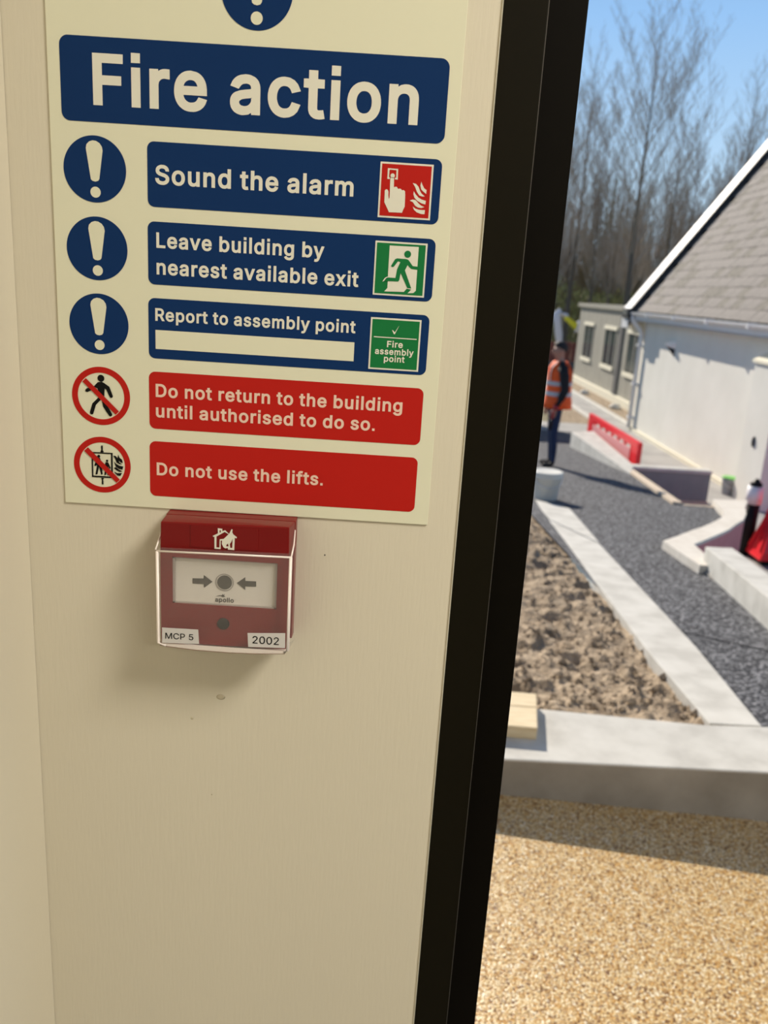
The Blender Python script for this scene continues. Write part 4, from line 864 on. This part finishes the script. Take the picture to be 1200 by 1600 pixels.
struct(box('cabin_soil_strip', 5.42, 6.0, 16.9, 29.0, -1.06, -1.02, M_soil))
tag(box('kerb', 5.24, 5.42, 16.9, 29.0, -1.06, -.99, M_conc), 'far pale kerb line nearest the grey cabin', 'kerb')
struct(box('grey_footpath', 4.72, 5.24, 17.0, 30.0, -1.06, -1.035, M_yard))
tag(box('kerb', 4.56, 4.72, 17.0, 29.0, -1.06, -1.0, M_conc), 'far pale kerb line on the near side of the grey footpath', 'kerb')
struct(box('verge_soil_strip', 3.7, 4.56, 15.2, 29.0, -1.08, -1.03, M_soil))
def rock(loc, r, label):
    bm = bmesh.new(); bmesh.ops.create_icosphere(bm, subdivisions=2, radius=r)
    for v in bm.verts: v.co *= 1 + noise.noise(v.co*9)*.35; 
    for v in bm.verts: v.co.z *= .6
    tag(obj('stone', bm, M_bucket, loc=loc), label, 'stone')
rock((5.62, 24.2, -.98), .14, 'small white stone on the soil further along the cabin')
rock((5.75, 21.2, -.98), .15, 'small white stone on the soil nearer the house corner')

# hoarding, draped sheeting with a yellow strap, storage container that shades the far ramp
e = empty('boarding', (6.4, 33.0, -1.06), 'red-brown boarded screen in the distance behind the person', 'fence')
for k in range(10):
    box('board', -3.0+k*.44, -3.0+k*.44+.42, -.02, .02, .25, 1.05, M_hoard, e)
box('rail', -3.0, 1.4, .02, .07, .8, .9, M_hoard, e); box('base_board', -3.0, 1.4, -.05, .05, 0, .28, M_cabin_dark, e)
e = empty('draped_sheeting', (5.775, 30.0, -2.40), 'pale crumpled plastic sheeting draped on a post above the person', 'sheeting')
e.scale = (1.504, 1.504, 1.504)
tube('post', [(0.05, 0.05, .88), (0.05, 0.05, 2.35)], .03, M_cabin, e, seg=8)
bm = bmesh.new()
def crumple(bm, pts, w, seed):
    rows_ = []
    for i, p in enumerate(pts):
        rw = []
        for k in range(9):
            a = 2*math.pi*k/9
            ww = (w[i] if isinstance(w, (list, tuple)) else w)*(1+.45*noise.noise(Vector((k*1.7, i*1.3, seed))))
            rw.append(bm.verts.new((p[0]+ww*math.cos(a), p[1]+ww*.6*math.sin(a), p[2]+.04*noise.noise(Vector((k*2.1, i*2.3, seed+5))))))
        rows_.append(rw)
    for A_, B_ in zip(rows_, rows_[1:]):
        for k in range(9):
            j = (k+1) % 9
            bm.faces.new((A_[k], A_[j], B_[j], B_[k]))
    bm.faces.new(rows_[0]); bm.faces.new(list(reversed(rows_[-1])))
crumple(bm, [(-.03, 0, 2.42), (-.10, 0, 2.3), (-.06, 0, 2.1), (0, 0, 1.9), (.04, 0, 1.7), (.10, 0, 1.5), (.13, 0, 1.3), (.16, 0, 1.15)], [.04, .09, .08, .09, .07, .08, .05, .02], 1)
crumple(bm, [(-.05, 0, 2.35), (.06, 0, 2.33), (.16, 0, 2.24)], [.08, .09, .05], 2)
obj('sheet', bm, M_sheet, e, smooth=True)
bm = bmesh.new(); crumple(bm, [(.46, 0, 2.18), (.47, 0, 2.10), (.44, 0, 1.98), (.40, 0, 1.92)], [.05, .09, .08, .03], 3)
add_tube(bm, [(.44, 0, 2.1), (.56, 0, 2.24)], .03, 8)
obj('knotted_end', bm, M_sheet, e, smooth=True)
prism('yellow_strap', [(.12, -.04, 2.30), (.42, -.04, 2.12), (.42, .04, 2.12), (.12, .04, 2.30)], [(.10, -.04, 2.20), (.38, -.04, 1.98), (.38, .04, 1.98), (.10, .04, 2.20)], M_yellow, e)
e = empty('storage_container', (0.6, 19.2, -1.06), 'grey storage container hidden behind the door frame, shading the far ramp', 'container')
box('body', -2.2, 1.55, -1.15, 1.15, .1, 2.6, M_cabin, e, bevel=.02)
for k in range(13): box('rib', -2.1+k*.28, -2.0+k*.28, -1.19, -1.15, .2, 2.5, M_cabin, e)
for x in (-2.0, 1.35): box('skid', x, x+.15, -1.1, 1.1, 0, .1, M_cabin_dark, e)

# ---------------------------------------------------------------- the person in the orange vest
PX, PY = 2.20, 11.03
PZ = ground(PY)
person = empty('person', (PX, PY, PZ), 'standing person in orange high-visibility vest, black sleeves and jeans, seen side on', 'person')
J = []; E_ = []; Rr = []
def jn(p, r, par=None):
    J.append(p); Rr.append(r)
    if par is not None: E_.append((par, len(J)-1))
    return len(J)-1
pel = jn((0, 0, .90), .115)
sp1 = jn((.01, 0, 1.06), .110, pel); sp2 = jn((.01, 0, 1.22), .120, sp1); ch = jn((0, 0, 1.33), .105, sp2)
nk = jn((-.01, 0, 1.425), .052, ch); hd0 = jn((-.035, 0, 1.485), .068, nk); hd1 = jn((-.045, 0, 1.55), .088, hd0); hd2 = jn((-.035, 0, 1.605), .070, hd1)
hands = []
for s in (-1, 1):
    sh = jn((0, s*.15, 1.33), .062, ch)
    up = jn((.025, s*.21, 1.22), .054, sh)
    el = jn((.045, s*.235, 1.05), .044, up)
    fa = jn((.0, s*.245, .93), .038, el)
    wr = jn((-.045, s*.25, .83), .026, fa)
    pm = jn((-.065, s*.25, .775), .030, wr)
    hands.append((pm, s))
    for k, (dx, ln) in enumerate(((-.030, .066), (-.011, .076), (.009, .070), (.027, .054))):
        a = jn((-.070+dx, s*.247, .745), .0095, pm)
        b_ = jn((-.078+dx, s*.240, .745-ln*.55), .0088, a)
        jn((-.074+dx, s*.226, .745-ln), .0075, b_)
    a = jn((-.098, s*.242, .775), .011, pm); jn((-.112, s*.232, .740), .009, a)
    hp_ = jn((0, s*.085, .86), .088, pel)
    th = jn((-.005, s*.092, .66), .074, hp_)
    kn = jn((-.01, s*.095, .47), .056, th)
    cf = jn((.012, s*.097, .30), .050, kn)
    an = jn((.02, s*.10, .085), .036, cf)
    hl = jn((.01, s*.10, .042), .040, an)
    jn((-.13, s*.105, .034), .034, hl)
me = bpy.data.meshes.new('body_skeleton'); me.from_pydata(J, E_, []); me.update()
tmp = bpy.data.objects.new('body_skeleton', me); col.objects.link(tmp)
sk = tmp.modifiers.new('skin', 'SKIN'); sk.use_smooth_shade = True
for i, v in enumerate(me.skin_vertices[0].data):
    v.radius = (Rr[i], Rr[i]); v.use_root = (i == pel)
# broader than deep at hips and chest
for i in (pel, sp1, sp2, ch): me.skin_vertices[0].data[i].radius = (Rr[i]*1.18, Rr[i]*.95)
ss = tmp.modifiers.new('sub', 'SUBSURF'); ss.levels = 2; ss.render_levels = 2
dg = bpy.context.evaluated_depsgraph_get(); dg.update()
bme = bpy.data.meshes.new_from_object(tmp.evaluated_get(dg))
bpy.data.objects.remove(tmp)
for m in (M_jacket, M_jeans, M_skin, M_boot): bme.materials.append(m)
for p in bme.polygons:
    c = p.center; p.use_smooth = True
    if c.z < .09: p.material_index = 3
    elif c.z < .905 and abs(c.y) < .19 and not (c.z > .70 and abs(c.y) > .20): p.material_index = 1
    elif c.z > 1.415: p.material_index = 2
    elif c.z < .835: p.material_index = 2
    else: p.material_index = 0
bo = bpy.data.objects.new('body', bme); col.objects.link(bo); bo.parent = person
# face details and hair
bm = bmesh.new()
bmesh.ops.create_uvsphere(bm, u_segments=20, v_segments=14, radius=1)
for v in bm.verts: v.co = Vector((v.co.x*.102, v.co.y*.088, v.co.z*.092))
bmesh.ops.bisect_plane(bm, geom=bm.verts[:]+bm.edges[:]+bm.faces[:], plane_co=(0, 0, -.005), plane_no=(-.55, 0, -1), clear_outer=True)
obj('hair', bm, M_hair, person, smooth=True, loc=(-.028, 0, 1.578))
prism('nose', [(-.118, -.003, 1.545), (-.118, .003, 1.545), (-.112, 0, 1.570)], [(-.134, -.012, 1.520), (-.134, .012, 1.520), (-.108, 0, 1.512)], M_skin, person)
for s in (-1, 1):
    bm = bmesh.new(); bmesh.ops.create_uvsphere(bm, u_segments=10, v_segments=8, radius=.010)
    obj('eye', bm, M_black, person, smooth=True, loc=(-.108, s*.032, 1.556))
    bm = bmesh.new(); bmesh.ops.create_uvsphere(bm, u_segments=10, v_segments=8, radius=1)
    for v in bm.verts: v.co = Vector((v.co.x*.016, v.co.y*.008, v.co.z*.030))
    obj('ear', bm, M_skin, person, smooth=True, loc=(-.015, s*.088, 1.540))
box('mouth', -.121, -.108, -.022, .022, 1.490, 1.497, mat('lips', (.30, .11, .09), .6), person)
# vest: sleeveless shell with bands, open at the arms
def ring_pts(z, rx, ry, cx, n=28): return [(cx + rx*math.cos(2*math.pi*k/n), ry*math.sin(2*math.pi*k/n), z) for k in range(n)]
prof = [(.80, .190, .205, .015), (.88, .185, .20, .015), (.96, .172, .19, .012), (1.02, .166, .185, .01), (1.07, .164, .183, .01), (1.13, .165, .183, .008),
        (1.18, .166, .183, .006), (1.25, .166, .18, .004), (1.31, .158, .165, 0), (1.37, .125, .13, -.004), (1.415, .085, .085, -.008)]
bm = bmesh.new()
ringsv = [[bm.verts.new(p) for p in ring_pts(*q)] for q in prof]
for i, (A_, B_) in enumerate(zip(ringsv, ringsv[1:])):
    for k in range(28):
        j = (k+1) % 28
        f = bm.faces.new((A_[k], A_[j], B_[j], B_[k]))
me_v = obj('vest', bm, M_orange, person, smooth=True)
so_m = me_v.modifiers.new('thick', 'SOLIDIFY'); so_m.thickness = .008
def vband(z0, z1, q0, q1):
    bm = bmesh.new()
    a = [bm.verts.new((x, y*1.0, z)) for x, y, z in ring_pts(z0, q0[0]+.006, q0[1]+.006, q0[2])]
    b_ = [bm.verts.new((x, y*1.0, z)) for x, y, z in ring_pts(z1, q1[0]+.006, q1[1]+.006, q1[2])]
    for k in range(28):
        j = (k+1) % 28
        bm.faces.new((a[k], a[j], b_[j], b_[k]))
    obj('reflective_band', bm, M_reflect, me_v, smooth=True)
vband(.965, 1.02, (.172, .19, .012), (.166, .185, .01)); vband(1.10, 1.155, (.165, .183, .008), (.1655, .183, .007))
for s in (-1, 1):
    for f_ in (-1, 1):
        pts = [(f_*.168*.86+.006, s*.105, 1.155), (f_*.168*.86, s*.10, 1.25), (f_*.148*.86, s*.092, 1.33), (f_*.06, s*.085, 1.405)]
        bm = bmesh.new()
        A_ = [bm.verts.new((p[0], p[1]-.025, p[2]+.004)) for p in pts]; B_ = [bm.verts.new((p[0], p[1]+.025, p[2]+.004)) for p in pts]
        for i in range(3): bm.faces.new((A_[i], A_[i+1], B_[i+1], B_[i]))
        obj('shoulder_tape', bm, M_reflect, me_v)
# sleeve lying over the vest on the near side (the jacket arm)
tube('sleeve', [(0, -.175, 1.345), (.02, -.225, 1.24), (.045, -.245, 1.06), (.0, -.252, .94), (-.04, -.256, .86)], [.07, .064, .054, .048, .042], M_jacket, person, seg=14)
tube('sleeve', [(0, .175, 1.345), (.02, .225, 1.24), (.045, .245, 1.06), (.0, .252, .94), (-.04, .256, .86)], [.07, .064, .054, .048, .042], M_jacket, person, seg=14)
tube('glove_cuff', [(-.042, -.254, .86), (-.06, -.252, .80)], [.04, .036], M_glove, person, seg=12)
e = empty('hand_tool', (PX-.085, PY-.262, PZ+.66), 'dark hand tool with a red grip held low by the person', 'tool')
tube('grip', [(.0, 0, .13), (.0, 0, .02)], .017, M_glove, e, seg=10)
tube('blade', [(.0, 0, .02), (-.01, 0, -.03), (-.012, 0, -.13)], [.014, .022, .018], M_post, e, seg=10)

# ---------------------------------------------------------------- bare trees
def tree_geo(h, seed, spread=.42, r0=.14, nb=34, droop=0.0):
    """trunk vertices/faces and branch vertices/faces of a leafless poplar-like tree"""
    r_ = random.Random(seed)
    tv, tf, bv, bf = [], [], [], []
    def seg_tube(V, F, pts, rad, sides):
        base = len(V)
        for i, p in enumerate(pts):
            d = (pts[min(i+1, len(pts)-1)] - pts[max(i-1, 0)])
            if d.length < 1e-6: d = Vector((0, 0, 1))
            d.normalize()
            a = d.cross(Vector((.3, .9, .2))).normalized(); b_ = d.cross(a)
            for k in range(sides):
                t = 2*math.pi*k/sides
                V.append(p + (a*math.cos(t) + b_*math.sin(t))*rad[i])
        for i in range(len(pts)-1):
            for k in range(sides):
                j = (k+1) % sides
                F.append((base+i*sides+k, base+i*sides+j, base+(i+1)*sides+j, base+(i+1)*sides+k))
    trunk = []
    lx, ly = r_.uniform(-.02, .02), r_.uniform(-.02, .02)
    for i in range(11):
        t = i/10
        trunk.append(Vector((lx*h*t + .05*math.sin(t*5+seed), ly*h*t + .05*math.cos(t*4+seed), h*t)))
    seg_tube(tv, tf, trunk, [max(.008, r0*(1-t/10)**1.15) for t in range(11)], 6)
    def branch(p, d, L, r, depth):
        n = (2, 3, 3, 4)[depth]
        pts = [p.copy()]; q = p.copy(); dd = d.copy()
        for i in range(n):
            dd = (dd + Vector((r_.uniform(-.12, .12), r_.uniform(-.12, .12), (.10, .12, .16, .20)[depth]))).normalized()
            q = q + dd*L/n; pts.append(q.copy())
        seg_tube(bv, bf, pts, [max(.0040, r*(1-i/(n+.4))) for i in range(n+1)], 3)
        if depth:
            m_ = (0, 4, 5, 7)[depth]
            for k in range(m_):
                t = .10 + .88*(k+r_.random())/m_; i = min(n-1, int(t*n)); pp = pts[i].lerp(pts[i+1], t*n-i)
                a = r_.uniform(0, 6.28); side = Vector((math.cos(a), math.sin(a), r_.uniform(.1, .7))).normalized()
                branch(pp, (dd*.8 + side*.75).normalized(), L*r_.uniform(.34, .54)*(1.15-.3*t), max(.0040, r*.40), depth-1)
    for k in range(nb):
        t = .30 + .68*(k+r_.random()*.6)/nb
        i = min(9, int(t*10)); p = trunk[i].lerp(trunk[i+1], t*10-i)
        a = k*2.4 + r_.uniform(-.5, .5)
        d = Vector((math.cos(a)*spread*2.4, math.sin(a)*spread*2.4, .70 + .5*t)).normalized()
        L = h*spread*(1.45-1.05*t)*r_.uniform(.75, 1.2)
        branch(p, d, L, r0*.26*(1.1-.85*t), 3 if t < .74 else 2)
    return tv, tf, bv, bf
def bare_tree(loc, h, seed, label, group=None, **kw):
    tv, tf, bv, bf = tree_geo(h, seed, **kw)
    e = empty('bare_tree', loc, label, 'tree', group)
    pyobj('trunk', tv, tf, M_bark, e, smooth=True)
    stuff(pyobj('branches', bv, bf, M_twig, e))
    return e
TREES = [
    (9.14, 34, 12.8, 3, 'tallest bare tree, standing clear above the grey cabin', {'spread': 0.33, 'r0': 0.15, 'nb': 34}),
    (7.63, 38, 12.5, 11, 'bare tree beside the dark door frame', {'spread': 0.26, 'r0': 0.13, 'nb': 24}),
    (6.56, 36, 10.4, 12, 'bare tree half hidden by the dark door frame', {'spread': 0.24, 'r0': 0.1, 'nb': 34}),
    (8.3, 37, 9.2, 13, 'slim bare tree left of the tallest one', {'spread': 0.2, 'r0': 0.09, 'nb': 34}),
    (9.86, 40, 8.6, 17, 'short slim bare tree just left of the tallest trunk', {'spread': 0.2, 'r0': 0.09, 'nb': 22}),
    (11.92, 39, 10.3, 19, 'dense bare tree just right of the tallest one', {'spread': 0.26, 'r0': 0.12, 'nb': 26}),
    (13.67, 42, 9.3, 23, 'lower bushy bare tree in front of the woodland gap', {'spread': 0.28, 'r0': 0.12, 'nb': 26}),
    (15.72, 44, 10.7, 29, 'bare tree over the lower part of the white verge', {'spread': 0.22, 'r0': 0.1, 'nb': 24}),
    (15.7, 41, 12.6, 31, 'tall bare tree above the middle of the slate roof', {'spread': 0.24, 'r0': 0.13, 'nb': 26}),
    (17.8, 43, 13.4, 37, 'tall bare tree at the right edge above the roof', {'spread': 0.24, 'r0': 0.13, 'nb': 26}),
    (17.52, 40, 11.1, 41, 'bare tree cut by the right edge of the picture', {'spread': 0.24, 'r0': 0.12, 'nb': 24})]
for (x, y, h, seed, label, kw) in TREES:
    bare_tree((x, y, -1.06), h, seed, label, **kw)
protos = []
r_ = random.Random(77)
for k in range(34):
    x = 5 + k*.95 + r_.uniform(-.5, .5); y = r_.uniform(41, 56); hh = r_.uniform(.8, 1.15)
    if k < 4:
        e = bare_tree((x, y, -1.06), 9.0, 200+k, 'thin bare sapling in the woodland belt behind the cabin and house', 'bare saplings of the woodland belt', spread=.24, r0=.09, nb=26)
        protos.append(e)
    else:
        src = protos[k % 4]
        e = src.copy(); col.objects.link(e); e.location = (x, y, -1.06)
        for c_ in src.children:
            d_ = c_.copy(); col.objects.link(d_); d_.parent = e
        e.scale = (1, 1, hh); e.rotation_euler = (0, 0, r_.uniform(0, 6.28))
# dense far stems and twigs: nobody could count them
V, F = [], []
def stick(p, q, r):
    b_ = len(V); d = (q-p).normalized(); a = d.cross(Vector((0, 1, 0.1))).normalized(); c_ = d.cross(a)
    for z, rr in ((p, r), (q, r*.4)):
        for k in range(3):
            t = 2.094*k; V.append(z + (a*math.cos(t)+c_*math.sin(t))*rr)
    for k in range(3):
        j = (k+1) % 3; F.append((b_+k, b_+j, b_+3+j, b_+3+k))
for k in range(2100):
    x = r_.uniform(-28, 46); y = r_.uniform(52, 70); h = r_.uniform(4.5, 10.5)
    p = Vector((x, y, -1.06)); q = p + Vector((r_.uniform(-.6, .6), r_.uniform(-.4, .4), h)); stick(p, q, r_.uniform(.03, .09))
    for j in range(26):
        t = r_.uniform(.15, 1); b0 = p.lerp(q, t); L = r_.uniform(.5, 1.7)*(1.2-t*.5)
        a = r_.uniform(0, 6.28)
        b1 = b0 + Vector((math.cos(a)*.5, math.sin(a)*.5, r_.uniform(.3, 1.1))).normalized()*L
        stick(b0, b1, .014)
        if j % 2: stick(b0.lerp(b1, .5), b0.lerp(b1, .5) + Vector((r_.uniform(-.4, .4), r_.uniform(-.3, .3), r_.uniform(.2, .8))), .010)
tw = pyobj('woodland_thicket', V, F, M_twig_far)
tag(stuff(tw), 'brown bare woodland thicket far behind the trees', 'thicket')
# low green and brown undergrowth
V, F = [], []
for k in range(44000):
    x = r_.uniform(-28, 46); y = r_.uniform(38, 50)
    top_ = 1.15 + .75*noise.noise(Vector((x*.35, y*.2, 0))) + .35*noise.noise(Vector((x*1.4, 3, 1)))
    z = -1.06 + (top_+2.1)*r_.random()**.75
    s = r_.uniform(.03, .09); a = r_.uniform(0, 6.28); b_ = len(V)
    u = Vector((math.cos(a), math.sin(a), r_.uniform(-.5, .5)))*s; w_ = Vector((r_.uniform(-.4, .4), r_.uniform(-.4, .4), 1))*s
    c_ = Vector((x, y, z)); V += [c_-u, c_+w_, c_+u, c_-w_]; F.append((b_, b_+1, b_+2, b_+3))
ug = pyobj('undergrowth', V, F, M_leaf)
tag(stuff(ug), 'low green-brown undergrowth along the foot of the woodland', 'undergrowth')
bm = bmesh.new()
rs = []
for i in range(40):
    x = -30 + i*3.2
    hh = 2.2 + .8*noise.noise(Vector((x*.15, 0, 0)))
    rs.append([bm.verts.new(q) for q in ((x, 71, -1.2), (x, 74, hh*.7), (x, 78, hh+.6), (x, 90, hh+.6), (x, 92, -1.2))])
for A_, B_ in zip(rs, rs[1:]):
    for k in range(4): bm.faces.new((A_[k], A_[k+1], B_[k+1], B_[k]))
struct(obj('woodland_bank', bm, mat('leaf_litter_bank', (0.10, 0.085, 0.045), 0.95, c2=(.16, .135, .075), scale=.7), smooth=True))
